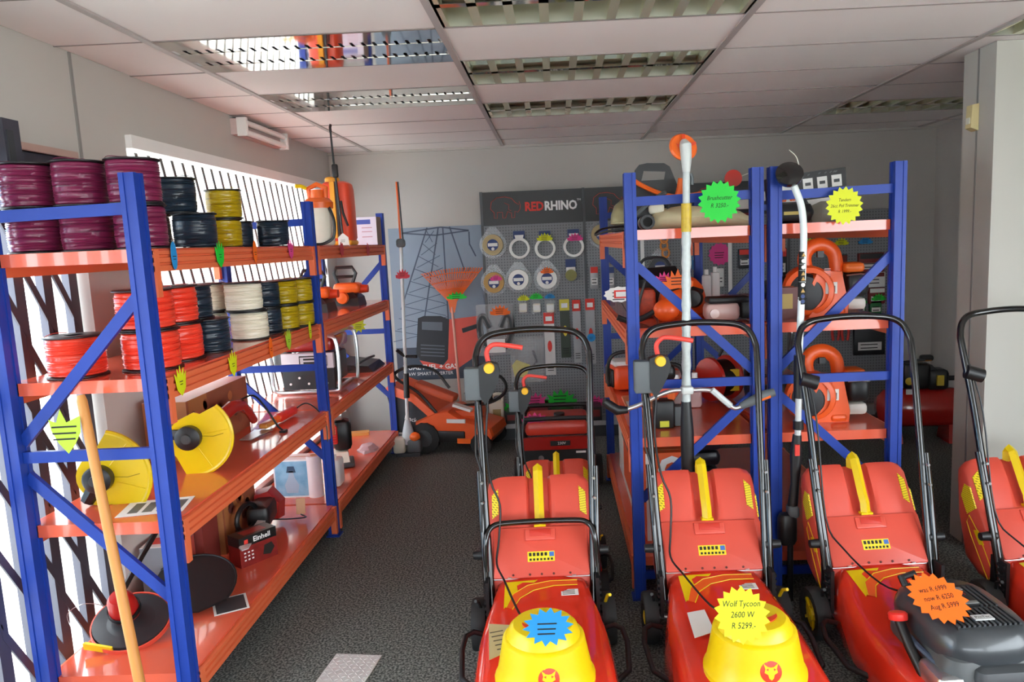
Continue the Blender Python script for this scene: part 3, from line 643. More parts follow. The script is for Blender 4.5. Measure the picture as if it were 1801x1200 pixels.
# ================================================================ WINDOW RACK CONTENTS
def solo(mb, name, m, label, cat, group=None, smooth=True, ang=38): return tag(mb.obj(name, m, None, smooth, ang), label, cat, group)
def carton(loc, d, m, label, rz=0, name='carton', cat='box', lid=None):
    """box standing on loc (centre of base)"""
    t = thing(name, label, cat, loc, (0, 0, rz)); w_, l, h = d
    MB().box2((-w_/2, -l/2, 0), (w_/2, l/2, h)).obj('body', m, t, False)
    MB().box2((-w_/2, -.004, h), (w_/2, .004, h+.0008)).obj('flap_seam', lid or CARD, t, False)
    return t
def trimmer(hub, a0, a1, R_, label, neck, tail):
    t = thing('string_trimmer', label, 'trimmer', hub, (0, 0, .12), 'yellow guard trimmers')
    poly = arc(0, 0, R_, a0, a1, 16)+arc(0, 0, R_*.62, a1-28, a1-70, 4)+arc(0, 0, R_*.5, a1-90, a0-300, 5)+arc(0, 0, R_*.62, a0-330, a0-344, 2)
    g = MB().prism(poly, -.004, .004, Rm(math.pi/2, 0, 0)).obj('guard', YELG, t, False)
    rim = [(x, 0, z) for x, z in arc(0, 0, R_, a0, a1, 20)]
    MB().tube(rim, .009, 6).obj('guard_rim', YELG, g)
    MB().tube([(.05, -.006, .0), (R_*.55, -.006, -.004), (R_*.8, -.006, .006)], .0016, 5).obj('guard_crease', mat('crease', '#a98e0c', .5), g)
    am = math.radians((a0+a1)/2)
    for da in (-.6, .6): MB().tube([(.06*math.cos(am+da), -.005, .06*math.sin(am+da)), (R_*.92*math.cos(am+da), -.005, R_*.92*math.sin(am+da))], .002, 5).obj('guard_crease', YELG, g)
    MB().lathe([(.002, -.03), (.034, -.03), (.048, -.024), (.052, -.01), (.052, .02), (.042, .026), (.002, .03)], 28, Rm(math.pi/2, 0, 0, (0, -.02, 0))).obj('spool_head', BLACK, t)
    MB().lathe([(.002, 0), (.022, 0), (.02, .008), (.002, .01)], 18, Rm(math.pi/2, 0, 0, (0, -.05, 0))).obj('head_button', DGREY, t)
    MB().tube([(0, .0, 0), neck], .03, 8, radii=[.036, .026]).obj('neck', BLACK, t)
    MB().tube([neck, tail], .012, 10).obj('shaft', BLACK, t)
    v = Vector(tail)-Vector(neck); e = Vector(tail)
    hd = MB().tube([e-v.normalized()*.18, e-v.normalized()*.1, e, e+v.normalized()*.14], .03, 10, radii=[.018, .032, .035, .03]).obj('grip', DRED, t)
    return t
trimmer(tuple(PY(178, 840, 2.70)), 78, -48, .178, 'string trimmer with yellow guard nearest the gate on the third shelf', (-.06, .0, -.09), (-.06, .36, -.09))
trimmer(tuple(PY(335, 768, 3.07)), 48, -100, .172, 'string trimmer with yellow guard in front of the log print carton', (-.10, .02, .02), (-.06, .78, -.11))
# carton printed with stacked logs
LOGM = mat('log print', '#6b3a2c', .6, col2='#a9623f', scale=6)
def log_box(loc, d, label):
    t = carton(loc, d, LOGM, label, lid=PAPER); w_, l, h = d
    MB().box2((-w_/2, -l/2, h), (w_/2, l/2, h+.001)).obj('lid', mat('pale lid', '#e5cfcf', .4), t, False)
    rr = random.Random(3)
    for i in range(16):
        y = -l/2+.05+rr.random()*(l-.1); z = .05+rr.random()*(h-.1); r_ = rr.uniform(.018, .035)
        MB().lathe([(.002, 0), (r_, 0), (r_, .0012), (.002, .0012)], 14, Rm(0, math.pi/2, 0, (w_/2, y, z))).obj('printed_log', mat('log end %d' % (i % 3), ('#8a4a34', '#b8703f', '#5d3028')[i % 3], .6), t, False)
    MB().box2((w_/2, -l/2+.02, .0), (w_/2+.001, -l/2+.2, h)).obj('printed_panel', mat('tan panel', '#a5693b', .6), t, False)
    MB().box2((-w_/2, -l/2-.001, 0), (w_/2, -l/2, h)).obj('end_panel', mat('tan panel', '#a5693b', .6), t, False)
    return t
log_box((-1.80, 3.60, SZ[1]), (.2, .66, .275), 'tall carton printed with logs standing on the third shelf')
log_box((-1.81, 3.76, SZ[0]), (.17, .40, .36), 'dark carton printed with logs on the bottom shelf')
# hedge trimmer with red body in front of the carton
t = thing('hedge_trimmer', 'dark red corded hedge trimmer behind the yellow guard', 'hedge trimmer', (-1.60, 3.12, .90))
MB().tube([(0, 0, 0), (.01, .14, .035), (.02, .34, .075), (.03, .42, .07), (.03, .50, .02), (.02, .58, -.045)], .03, 10, radii=[.02, .034, .034, .03, .022, .02]).obj('body', DRED, t)
MB().tube([(0, 0, 0), (-.01, -.02, -.11)], .014, 8).obj('foot', DRED, t)
MB().tube(spl([(.02, .40, .09), (.06, .50, .10), (.09, .56, .03), (.13, .60, -.08), (.15, .62, -.115)]), .005, 6).obj('power_cable', BLACK, t)
MB().box((.152, .62, -.118), (.03, .04, .012)).obj('plug', BLACK, t, False)
for dx in (-.006, .006): MB().cyl((.152+dx, .64, -.118), (.152+dx, .665, -.12), .002, n=6).obj('plug_pin', SILVER, t)
t = thing('grass_shear', 'red grass shear with orange collar lying by the middle post', 'shear', (-1.56, 3.80, SZ[1]+.03), (0, 0, -.08))
MB().rbox((0, .24, .0), (.055, .22, .05), .02).obj('body', mat('shear red', '#d8321f', .3), t)
MB().cyl((0, .08, 0), (0, .13, 0), .022, n=14).obj('collar', ORANGE, t)
MB().rbox((0, .02, .0), (.05, .12, .03), .012).obj('blade_housing', mat('clear amber', '#c9853f', .3), t)
MB().prism([(-.05, 0), (.05, 0), (.03, -.2), (-.03, -.2)], -.002, .002, Rm(0, 0, 0, (0, -.03, -.02))).obj('blade', SILVER, t, False)
MB().tube(spl([(0, .35, 0), (.06, .38, .03), (.12, .40, -.02), (.16, .40, -.1), (.17, .38, -.2)]), .004, 6).obj('power_cable', BLACK, t)
# printed sheet under the first trimmer
t = thing('instruction_sheet', 'white printed sheet on the third shelf under the guard', 'paper', (-1.54, 2.66, SZ[1]+.001), (0, 0, .2))
MB().box2((-.11, -.09, 0), (.12, .08, .001)).obj('sheet', PAPER, t, False)
for k in range(4): MB().box2((-.08+.05*k, -.06, .001), (-.045+.05*k, .05, .0014)).obj('printed_drawing', MGREY, t, False)
# wooden tool handle leaning on the front of the rack with its green tag
P0, P1 = Vector((-1.615, 2.43, 1.255)), Vector((-1.42, 2.28, .0))
t = thing('wooden_pole', 'plain wooden tool handle leaning on the near rack frame', 'tool handle')
d = (P0-P1).normalized(); MB().tube([P1, P1+d*.3, P1+d*.8, P0-d*.02, P0], .016, 12, radii=[.018, .0175, .0165, .016, .011]).obj('shaft', WOOD, t)
MB().lathe([(.003, 0), (.024, 0), (.022, .05), (.003, .052)], 14, Rm(0, 0, 0, (P1.x, P1.y, 0))).obj('end_cap', DGREY, t)
p = PY(116, 757, 2.395)
price_star(tuple(p), (0, 0, .05), .1, 'lime', 'lime green crown tag on the wooden handle', (), poly=[(a*.95, b_*.95) for a, b_ in [(-.055, .04), (-.03, .028), (-.012, .075), (.005, .028), (.055, .05), (.05, -.01), (.028, -.05), (0, -.085), (-.03, -.045), (-.05, 0)]])
# ---- bottom shelf
zb = SZ[0]
t = thing('grass_edger', 'red and black edger with round guard lying on the bottom shelf', 'trimmer', (-1.755, 2.77, zb+.075), (math.radians(24), math.radians(6), .2), sc=.86)
MB().lathe([(.002, .0), (.16, 0), (.165, -.02), (.155, -.024), (.15, -.006), (.002, .012)], 36, ex=1, ey=.95).obj('guard', mat('edger grey', '#2a2c2f', .3), t)
MB().lathe([(.162, -.005), (.168, -.005), (.168, -.028), (.162, -.028)], 36, ringed=True).obj('guard_rim', mat('rim red', '#e0533f', .4), t)
MB().lathe([(.002, .0), (.06, .0), (.062, .05), (.055, .12), (.04, .15), (.002, .155)], 24, Rm(.2, 0, 0, (-.03, .03, .01))).obj('motor', mat('motor red', '#b7211d', .3), t)
MB().lathe([(.066, .03), (.07, .03), (.07, .055), (.066, .055)], 24, Rm(.2, 0, 0, (-.03, .03, .01)), ringed=True).obj('motor_band', BLACK, t)
MB().tube([(-.03, .06, .14), (.0, .22, .17), (.03, .5, .16)], .014, 8).obj('shaft', BLACK, t)
MB().loft([[(-.16, -.13, -.03), (-.03, -.16, -.03), (-.03, -.15, -.03), (-.15, -.12, -.03)], [(-.16, -.13, .01), (-.03, -.16, .01), (-.03, -.15, .01), (-.15, -.12, .01)]]).obj('edge_guide', YEL, t, False)
MB().tube(spl([(-.1, .06, .02), (-.2, .05, .06), (-.27, .02, .03), (-.24, -.03, -.02)]), .002, 5).obj('wire_guide', SILVER, t)
t = thing('mower_guard', 'black curved plastic guard on the bottom shelf by the near post', 'guard', (-1.645, 3.03, zb+.065), (math.radians(22), math.radians(4), .1), sc=.92)
poly = [(-.18, .05), *arc(.0, .02, .2, 150, -20, 14), (.185, -.06), (.08, -.13), (-.06, -.14), (-.17, -.06)]
MB().prism(poly, 0, .012).obj('shell', BLACK, t, False)
MB().tube([(x, y, .012) for x, y in poly[1:16]], .005, 6).obj('lip', BLACK, t)
MB().tube(spl([(-.1, .02, .014), (-.03, -.01, .03), (.02, -.05, .014)]), .002, 5).obj('line_end', YEL, t)
carton((-1.84, 3.24, zb), (.16, .2, .22), mat('box grey', '#6d6f74', .5), 'grey and white product box with red side print behind the black guard', .1)
bx = [o for o in bpy.data.objects if o.name.startswith('carton')][-1]
MB().box2((-.08, -.1, .2205), (.08, .1, .2225)).obj('lid_print', PAPER, bx, False); MB().box2((.0801, -.095, .02), (.0815, .095, .2)).obj('side_print', mat('brick print', '#a8443a', .6), bx, False)
MB().box2((-.06, -.06, .2225), (.05, .02, .2232)).obj('lid_lettering', RINK, bx, False)
t = thing('line_pack', 'yellow round line pack lying behind the grey box', 'pack', (-1.82, 3.44, zb+.256), (0, .1, 0))
MB().lathe([(.03, 0), (.085, 0), (.09, .012), (.085, .024), (.03, .024)], 28, ringed=True).obj('coil', YEL, t)
MB().lathe([(.002, .004), (.04, .004), (.04, .02), (.002, .022)], 20).obj('label', BLACK, t)
carton((-1.82, 3.44, zb), (.17, .16, .255), mat('box brown red', '#7c2f28', .6), 'dark red carton under the yellow line pack')
# chainsaw with loop handle
t = thing('chainsaw', 'black and dark red chainsaw lying with its bar towards the gate', 'chainsaw', (-1.63, 3.78, zb+.09), (0, 0, .15))
MB().rbox((0, .05, .03), (.12, .22, .12), .03).obj('body', BLACK, t)
MB().loft([[(x*.9, .12, z) for x, z in ((-.07, -.04), (.07, -.04), (.08, .05), (.02, .12), (-.06, .10))], [(x, .2, z) for x, z in ((-.07, -.05), (.08, -.05), (.09, .05), (.03, .13), (-.06, .11))], [(x*.6, .27, z*.7) for x, z in ((-.07, -.05), (.08, -.05), (.09, .05), (.03, .13), (-.06, .11))]]).obj('rear_cover', mat('saw red', '#a02421', .4), t)
MB().tube([(-.04+.075*math.cos(a)*.4, -.1+.08*math.cos(a), .06+.07*math.sin(a)) for a in np.linspace(0, 2*math.pi, 19)[:-1]], .013, 8, closed=True).obj('loop_handle', BLACK, t)
MB().prism([(-.02, -.05), (.02, -.05), (.022, -.42), (0, -.45), (-.022, -.42)], -.003, .003, Rm(0, math.pi/2*.1, 0, (.02, 0, .02))).obj('guide_bar', ALU, t, False)
t = thing('battery_box', 'small red and black battery box with white lettering on the bottom shelf', 'box', (-1.555, 3.49, zb), (0, 0, .95))
MB().box2((-.1, -.05, 0), (.1, .05, .10)).obj('body', mat('battery box red', '#9c2722', .4, col2='#5e1614', scale=25), t, False)
MB().box2((-.1005, -.0505, .10), (.1005, .0505, .15)).obj('band', mat('box black', '#1b1a1a', .35), t, False)
text_obj('Einhell', .036, WINK, t, Matrix.Translation((.02, -.0512, .124)) @ Rm(math.pi/2, 0, 0), bold=.0006)
MB().box2((-.075, -.0515, .115), (-.055, -.0505, .135)).obj('logo_square', RINK, t, False)
for i in range(3):
    for j in range(3): MB().box2((-.08+.02*i, -.0512, .03+.018*j), (-.07+.02*i, -.0502, .037+.018*j)).obj('printed_icon', WINK, t, False)
MB().prism([(.02, .03), (.06, .02), (.085, .05), (.07, .08), (.03, .075)], .0502, .0512, Rm(math.pi/2, 0, 0)).obj('printed_picture', INK, t, False)
MB().box2((-.06, -.03, .1502), (.06, .03, .1512)).obj('top_print', mat('battery box red', '#9c2722'), t, False)
t = thing('paper_label', 'tan swing label tied to a cable by the middle post', 'tag', (-1.50, 4.02, zb+.03), (math.radians(-20), 0, .2))
MB().box2((-.025, -.001, 0), (.025, .001, .09)).obj('card', mat('tan card', '#d9ab86', .7), t, False)
MB().tube(spl([(0, 0, 0), (.04, -.1, -.02), (-.02, -.25, -.022), (-.1, -.28, -.015)]), .004, 6).obj('cable', BLACK, t)
t = thing('leaflet', 'dark printed leaflet with white border on the bottom shelf', 'paper', (-1.47, 3.02, zb+.001), (0, 0, .5)); MB().box2((-.07, -.08, 0), (.07, .08, .001)).obj('sheet', PAPER, t, False); MB().box2((-.06, -.07, .001), (.06, .07, .0014)).obj('print', DGREY, t, False)
# ---- far bay, top shelf
zt = SZ[3]
t = thing('pressure_sprayer', 'white and orange pump pressure sprayer on the top shelf', 'sprayer', (-1.475, 4.72, zt))
MB().lathe([(.002, 0), (.075, 0), (.085, .01), (.088, .06), (.088, .2), (.08, .235), (.07, .24), (.002, .24)], 30).obj('tank', CREAM, t)
MB().lathe([(.002, .235), (.09, .235), (.092, .27), (.07, .295), (.045, .30), (.04, .35), (.002, .352)], 30).obj('collar', ORANGE, t)
MB().tube([(-.05, 0, .30), (-.055, 0, .36), (0, 0, .385), (.055, 0, .36), (.05, 0, .30)], .016, 8).obj('pump_handle', ORANGE, t)
MB().tube([(-.06, -.02, .36), (-.09, -.03, .375), (-.12, -.05, .375)], .012, 8).obj('nozzle', YEL, t)
MB().tube(spl([(.07, -.03, .25), (.11, -.06, .15), (.10, -.07, .05), (.04, -.09, .012), (-.02, -.09, .012)]), .009, 8).obj('hose', BLACK, t)
t = thing('backpack_sprayer', 'tall orange backpack sprayer with yellow feet on the top shelf', 'sprayer', (-1.485, 5.2, zt))
rr = []
for z, s in ((.03, .9), (.05, 1), (.25, 1.0), (.38, .98), (.42, .9), (.435, .7)): rr.append([(.105*s*math.copysign(abs(math.cos(a))**.5, math.cos(a)), .1*s*math.copysign(abs(math.sin(a))**.5, math.sin(a)), z) for a in np.linspace(0, 2*math.pi, 29)[:-1]])
MB().loft(rr).obj('tank', mat('sprayer orange', '#ef5233', .35), t)
MB().rbox((0, 0, .018), (.2, .19, .036), .015).obj('foot', mat('sprayer yellow', '#f0a51f', .4), t)
MB().lathe([(.002, 0), (.05, 0), (.05, .03), (.04, .04), (.002, .042)], 20, Rm(0, 0, 0, (-.03, 0, .43))).obj('lid', MATS['sprayer yellow'], t)
MB().box2((-.02, -.115, .05), (.012, -.1, .43)).obj('strap', MATS['sprayer yellow'], t, False)
MB().box2((.018, -.115, .05), (.03, -.1, .43)).obj('strap', BLACK, t, False)
MB().tube([(.05, -.12, .03), (.03, -.12, .46), (.025, -.12, .56), (.02, -.12, .76)], .007, 8).obj('lance', BLACK, t)
MB().rbox((.03, -.12, .50), (.04, .03, .09), .01).obj('trigger_grip', BLACK, t); MB().tube([(.02, -.12, .755), (.022, -.13, .785), (.03, -.14, .80)], .009, 8).obj('nozzle', BLACK, t)
MB().tube([(.05, -.11, .30), (.06, -.115, .22), (.09, -.12, .13)], .008, 6).obj('pump_lever', BLACK, t)
t = carton((-1.455, 5.86, zt), (.17, .15, .215), mat('white carton', '#e4dcea', .5), 'white carton with blue print at the end of the top shelf', 0)
MB().box2((-.08, -.077, .16), (.04, -.0755, .195)).obj('lettering', mat('blue print', '#4a5bb0', .6), t, False)
for z in (.06, .1, .13): MB().box2((-.03, -.077, z), (.05, -.0755, z+.006)).obj('print_line', mat('pink print', '#c58f9d', .6), t, False)
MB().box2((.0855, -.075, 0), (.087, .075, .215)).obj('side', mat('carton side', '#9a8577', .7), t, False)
price_star(tuple(PY(604, 423, 5.03)), (0, 0, 0), .035, 'lime', 'small white paper tag at the sprayer foot', (), group=None, poly=[(0, .05), (.035, .02), (.04, -.04), (-.035, -.04), (-.035, .02)])
for o in bpy.data.objects:
    if o.name.startswith('price_star') and o['label'].startswith('small white'):
        for c in o.children:
            if c.name.startswith('card'): c.data.materials[0] = PAPER
for i, px in enumerate((601, 647)):
    p = PX(px, 439, LX1+.037); t = thing('price_tag', 'dark pink tag on the far bay top beam under the %s' % ('sprayers', 'white carton')[i], 'tag', (LX1+.0365, p.y, p.z)); MB().prism([(a*.05, b_*.05) for a, b_ in star(7, 1, .7)], 0, .002, Rm(math.pi/2, 0, math.pi/2)).obj('card', TG['red'], t, False)
# ---- far bay, second shelf: two small orange cultivators with loop handles
def cultivator(loc, rz, label):
    t = thing('orange_chainsaw', label, 'chainsaw', loc, (0, 0, rz), 'orange chainsaws with loop handles')
    MB().loft([[(-.16, -.1, 0), (.12, -.1, 0), (.12, .12, 0), (-.16, .12, 0)], [(-.16, -.09, .03), (.11, -.09, .06), (.11, .11, .06), (-.16, .11, .03)], [(-.04, -.06, .09), (.07, -.06, .10), (.07, .08, .10), (-.04, .08, .09)]]).obj('base_guard', BLACK, t, ang=20)
    MB().lathe([(.002, -.03), (.04, -.03), (.045, 0), (.04, .03), (.002, .035)], 20, Rm(math.pi/2, 0, 0, (0, -.09, .06))).obj('front_cap', ORANGE, t)
    MB().rbox((.02, .0, .13), (.2, .14, .08), .03).obj('motor_housing', ORANGE, t)
    MB().cyl((.1, 0, .12), (.17, 0, .12), .035, .028, 14).obj('battery_cap', mat('darker orange', '#d9431f', .4), t)
    MB().tube([(-.05, 0, .15), (-.08, 0, .24), (-.06, 0, .285), (.06, 0, .285), (.085, 0, .24), (.05, 0, .15)], .013, 8).obj('loop_handle', BLACK, t)
    MB().cyl((-.07, 0, .215), (.075, 0, .215), .011, n=8).obj('cross_grip', BLACK, t)
    return t
cultivator((-1.58, 5.55, SZ[2]), 0, 'orange and black chainsaw with loop handle closest to the back wall')
cultivator((-1.66, 5.05, SZ[2]), 0, 'orange and black chainsaw with loop handle behind the middle post')
# ---- far bay, third shelf: open frame generator
t = thing('generator', 'portable generator in a silver tube frame on the third shelf', 'generator', (-1.66, 4.98, SZ[1]), (0, 0, .0))
FX, FY, FH = .22, .30, .38
for y in (-FY*.75, FY*.75):
    MB().tube(spl([(-FX, y, .06), (-FX+.03, y, .015), (0, y, .013), (FX-.03, y, .015), (FX, y, .06), (FX, y, FH-.06), (FX-.05, y, FH), (0, y, FH), (-FX+.05, y, FH), (-FX, y, FH-.06), (-FX, y, .06)], 3), .013, 8).obj('frame_tube', SILVER, t)
for x in (-.17, .17):
    for z in (.014, FH): MB().cyl((x, -FY*.75, z), (x, FY*.75, z), .012, n=8).obj('frame_tube', SILVER, t)
MB().rbox((0, 0, .32), (.36, .38, .1), .03).obj('fuel_tank', DRED, t)
MB().rbox((.02, -.02, .15), (.3, .36, .2), .02).obj('engine', BLACK, t)
MB().box2((-.15, -.235, .17), (.19, -.2, .27)).obj('name_panel', mat('panel silver', '#c9c3c8', .4), t, False)
MB().box2((-.15, -.23, .03), (.19, -.2, .17)).obj('control_panel', BLACK, t, False)
MB().tube([(-.03, -.236, .19), (-.03, -.236, .25), (.15, -.236, .25), (.15, -.236, .19), (-.03, -.236, .19)], .004, 6).obj('plate_outline', INK, t); MB().box2((-.005, -.2365, .225), (.12, -.235, .237)).obj('print_line', INK, t, False); MB().box2((-.005, -.2365, .202), (.12, -.235, .214)).obj('print_line', INK, t, False)
for i in range(5): MB().cyl((-.1+.06*i, -.232, .07+.04*(i % 2)), (-.1+.06*i, -.236, .07+.04*(i % 2)), .008, n=8).obj('socket', WHITE, t)
MB().rbox((-.17, -.14, .22), (.11, .1, .13), .03).obj('air_filter', MGREY, t)
price_star(tuple(PX(631, 573, -1.42)), (0, 0, .3), .055, 'yellow', 'olive yellow star on the silver frame generator', (), n=9, inner=.6)
t = thing('tool_bag', 'flat black strap bag at the wall end of the third shelf', 'bag', (-1.56, 5.72, SZ[1])); MB().loft([[(-.15, -.2, 0), (.15, -.2, 0), (.15, .2, 0), (-.15, .2, 0)], [(-.14, -.16, .06), (.1, -.15, .04), (.12, .14, .05), (-.12, .16, .08)]]).obj('bag', BLACK, t, ang=20); MB().tube(spl([(0, -.16, .05), (.08, -.1, .09), (.1, .05, .09), (.02, .12, .06)]), .01, 6).obj('strap', DGREY, t)
# ---- far bay, bottom shelf
t = thing('brushcutter_engine', 'red and black two stroke brushcutter engine standing on the bottom shelf', 'engine', (-1.575, 5.05, zb), (0, 0, .3))
MB().rbox((0, 0, .02), (.2, .22, .03), .012).obj('base', DGREY, t)
MB().loft([[(-.07, -.07, .03), (.07, -.07, .03), (.07, .07, .03), (-.07, .07, .03)], [(-.06, -.06, .11), (.06, -.06, .11), (.06, .06, .11), (-.06, .06, .11)]]).obj('fuel_tank', CREAM, t)
MB().rbox((.03, .02, .22), (.13, .15, .22), .04).obj('shroud', BLACK, t)
MB().rbox((-.05, -.06, .24), (.1, .06, .13), .012).obj('pull_starter', mat('starter red', '#d62c26', .3), t)
for k in range(6): MB().box2((-.09, -.093, .19+.018*k), (-.01, -.089, .197+.018*k)).obj('cooling_rib', DRED, t, False)
MB().rbox((-.01, .0, .37), (.12, .12, .07), .02).obj('carburettor', SILVER, t)
MB().cyl((.06, .02, .38), (.04, .02, .5), .014, n=10).obj('shaft_stub', WHITE, t)
t = thing('plastic_jug', 'plain white plastic jug in front of the brushcutter engine', 'jug', (-1.475, 4.62, zb)); MB().rbox((0, 0, .09), (.09, .12, .18), .02).obj('body', WHITE, t); MB().cyl((0, -.02, .18), (0, -.02, .21), .02, n=12).obj('neck', WHITE, t)
t = carton((-1.68, 4.47, zb), (.22, .14, .24), mat('white carton b', '#e6e4e6', .5), 'carton with blue pressure washer picture on the bottom shelf', 0)
MB().box2((-.1, -.0715, .01), (.1, -.0702, .23)).obj('picture', mat('blue print photo', '#2f78a8', .5, col2='#a7d3e6', scale=14), t, False)
MB().prism([(-.035, .03), (.035, .03), (.045, .08), (.02, .13), (.012, .17), (-.012, .17), (-.02, .13), (-.045, .08)], .0716, .0722, Rm(math.pi/2, 0, 0)).obj('picture_washer', mat('pic grey', '#9fb2c6', .5), t, False)
MB().prism([(-.03, .16), (.03, .16), (.02, .2), (-.02, .2)], .0716, .0722, Rm(math.pi/2, 0, 0)).obj('picture_handle', mat('pic dark', '#2c4a66', .5), t, False)
t = thing('paper_roll', 'tall pale paper roll standing beside the middle post', 'roll', (-1.54, 4.42, zb)); MB().cyl((0, 0, 0), (0, 0, .26), .045, n=24).obj('roll', mat('pale pink', '#ecdcdc', .6), t); MB().cyl((0, 0, .26), (0, 0, .262), .02, n=14).obj('core', CARD, t)
t = thing('wooden_offcut', 'small wooden offcut at the wall end of the bottom shelf', 'wood', (-1.72, 5.88, zb)); MB().box2((-.14, -.03, 0), (.14, .05, .025), Rm(0, 0, .2)).obj('block', WOOD, t, False)
t = thing('plastic_bag', 'crumpled clear plastic bag on the bottom shelf', 'bag', (-1.47, 5.42, zb))
rnd = random.Random(5); MB().loft([[(s*(.07+rnd.uniform(-.015, .015))*math.cos(a), s*(.1+rnd.uniform(-.02, .02))*math.sin(a), z) for a in np.linspace(0, 6.28, 13)[:-1]] for z, s in ((0, 1), (.02, 1.05), (.045, .6), (.05, .2))]).obj('film', mat('pinkish film', '#e6c6cc', .3, alpha=.7), t, ang=20)
# ================================================================ BACK WALL
YW = YB-.004
# poster
px0, px1, pz0, pz1 = -1.47, -.60, .50, 1.875
t = thing('wall_poster', 'large poster of a generator under a power pylon on the back wall', 'poster', (0, YW-.006, 0))
PM = mat('poster sky', '#7b8898', .6, var=.08, scale=1.2, col2='#98a4b1')
MB().box2((px0, 0, pz0), (px1, .006, pz1)).obj('sheet', PM, t, False)
MB().box2((px0, -.001, pz0), (px1, 0, .80)).obj('dark_band', mat('poster slate', '#3c4654', .6), t, False)
def strip(a, b_, w_, name, m): # flat printed line on the poster
    a, b_ = Vector((a[0], -.0012, a[1])), Vector((b_[0], -.0012, b_[1])); d = (b_-a).normalized(); n = Vector((-d.z, 0, d.x))*w_/2
    MB().add([a+n, a-n, b_-n, b_+n], [(0, 1, 2, 3)]).obj(name, m, t, False)
PY_ = mat('pylon print', '#4c5667', .6)
for x0, z0, x1, z1 in ((-1.12, 1.87, -1.40, 1.15), (-1.02, 1.87, -1.24, .85), (-.98, 1.87, -.98, 1.0), (-.92, 1.87, -.80, 1.45), (-1.35, 1.83, -1.05, 1.80), (-1.05, 1.80, -.75, 1.83), (-1.35, 1.83, -1.0, 1.87), (-.75, 1.83, -1.0, 1.87), (-.75, 1.82, -.75, 1.70), (-.75, 1.71, -.70, 1.60)): strip((x0, z0), (x1, z1), .012, 'pylon_line', PY_)
for k in range(9):
    zz = 1.84-.11*k; xa = -1.125-.043*k; xb = -.96+.02*min(k, 4)
    strip((xa, zz), (xb-.12, zz-.1), .006, 'pylon_line', PY_); strip((xb-.1, zz), (xa-.02, zz-.1), .006, 'pylon_line', PY_)
def flat(poly, name, m, y=-.002):
    MB().add([(x, y, z) for x, z in poly], [tuple(range(len(poly)))]).obj(name, m, t, False)
gp = lambda px, py: (lambda v: (v.x, v.z))(PY(px, py, YW-.008))
flat([gp(*q) for q in ((735, 560), (745, 556), (775, 556), (790, 562), (788, 632), (778, 642), (740, 634), (732, 622))], 'generator_front', mat('print black', '#24282e', .5))
flat([gp(*q) for q in ((790, 562), (840, 556), (846, 620), (806, 648), (778, 645), (788, 632))], 'generator_side', mat('print coral', '#dd5647', .5), -.0018)
flat([gp(*q) for q in ((738, 634), (778, 642), (806, 648), (790, 652), (745, 643))], 'generator_base', mat('print coral', '#dd5647', .5), -.0016)
for r0 in range(4): flat([gp(*q) for q in ((740, 606+6*r0), (782, 608+6*r0), (782, 610+6*r0), (740, 608+6*r0))], 'grille_line', mat('print grey', '#5d646d', .5), -.0026)
flat([gp(*q) for q in ((742, 566), (778, 567), (778, 582), (742, 580))], 'display_panel', mat('print grey', '#5d646d', .5), -.0026)
flat([gp(*q) for q in ((812, 578), (838, 570), (838, 578), (814, 586))], 'generator_handle', mat('print black', '#24282e'), -.0026)
text_obj('DUAL FUEL + GAS', .062, WINK, t, Matrix.Translation((-1.42, -.0022, .615)) @ Rm(math.pi/2, 0, 0), align='LEFT', bold=.0012)
text_obj('7.8kW SMART INVERTER', .042, WINK, t, Matrix.Translation((-1.42, -.0022, .555)) @ Rm(math.pi/2, 0, 0), align='LEFT')
# pegboard gondola
YP = 6.50
PEG = mat('pegboard', '#7d8084', .5)
def peg_fix():
    nt = PEG.node_tree; p = nt.nodes['Principled BSDF']; tc = nt.nodes.new('ShaderNodeTexCoord'); br = nt.nodes.new('ShaderNodeTexBrick'); br.offset = 0
    br.inputs['Scale'].default_value = 1; br.inputs['Brick Width'].default_value = .025; br.inputs['Row Height'].default_value = .025; br.inputs['Mortar Size'].default_value = .0085; br.inputs['Mortar Smooth'].default_value = .3
    br.inputs['Color1'].default_value = lin('#5d6063'); br.inputs['Color2'].default_value = lin('#5d6063'); br.inputs['Mortar'].default_value = lin('#85888b')
    sx = nt.nodes.new('ShaderNodeSeparateXYZ'); cx = nt.nodes.new('ShaderNodeCombineXYZ'); nt.links.new(tc.outputs['Object'], sx.inputs[0]); nt.links.new(sx.outputs['X'], cx.inputs['X']); nt.links.new(sx.outputs['Z'], cx.inputs['Y'])
    nt.links.new(cx.outputs[0], br.inputs['Vector']); nt.links.new(br.outputs['Color'], p.inputs['Base Color'])
peg_fix()
g = thing('pegboard_display', 'grey pegboard wall display with black brand headers', 'display', (0, 0, 0))
PX0, PW, NP = -.615, .885, 4
HB = mat('header black', '#1d1c1e', .4)
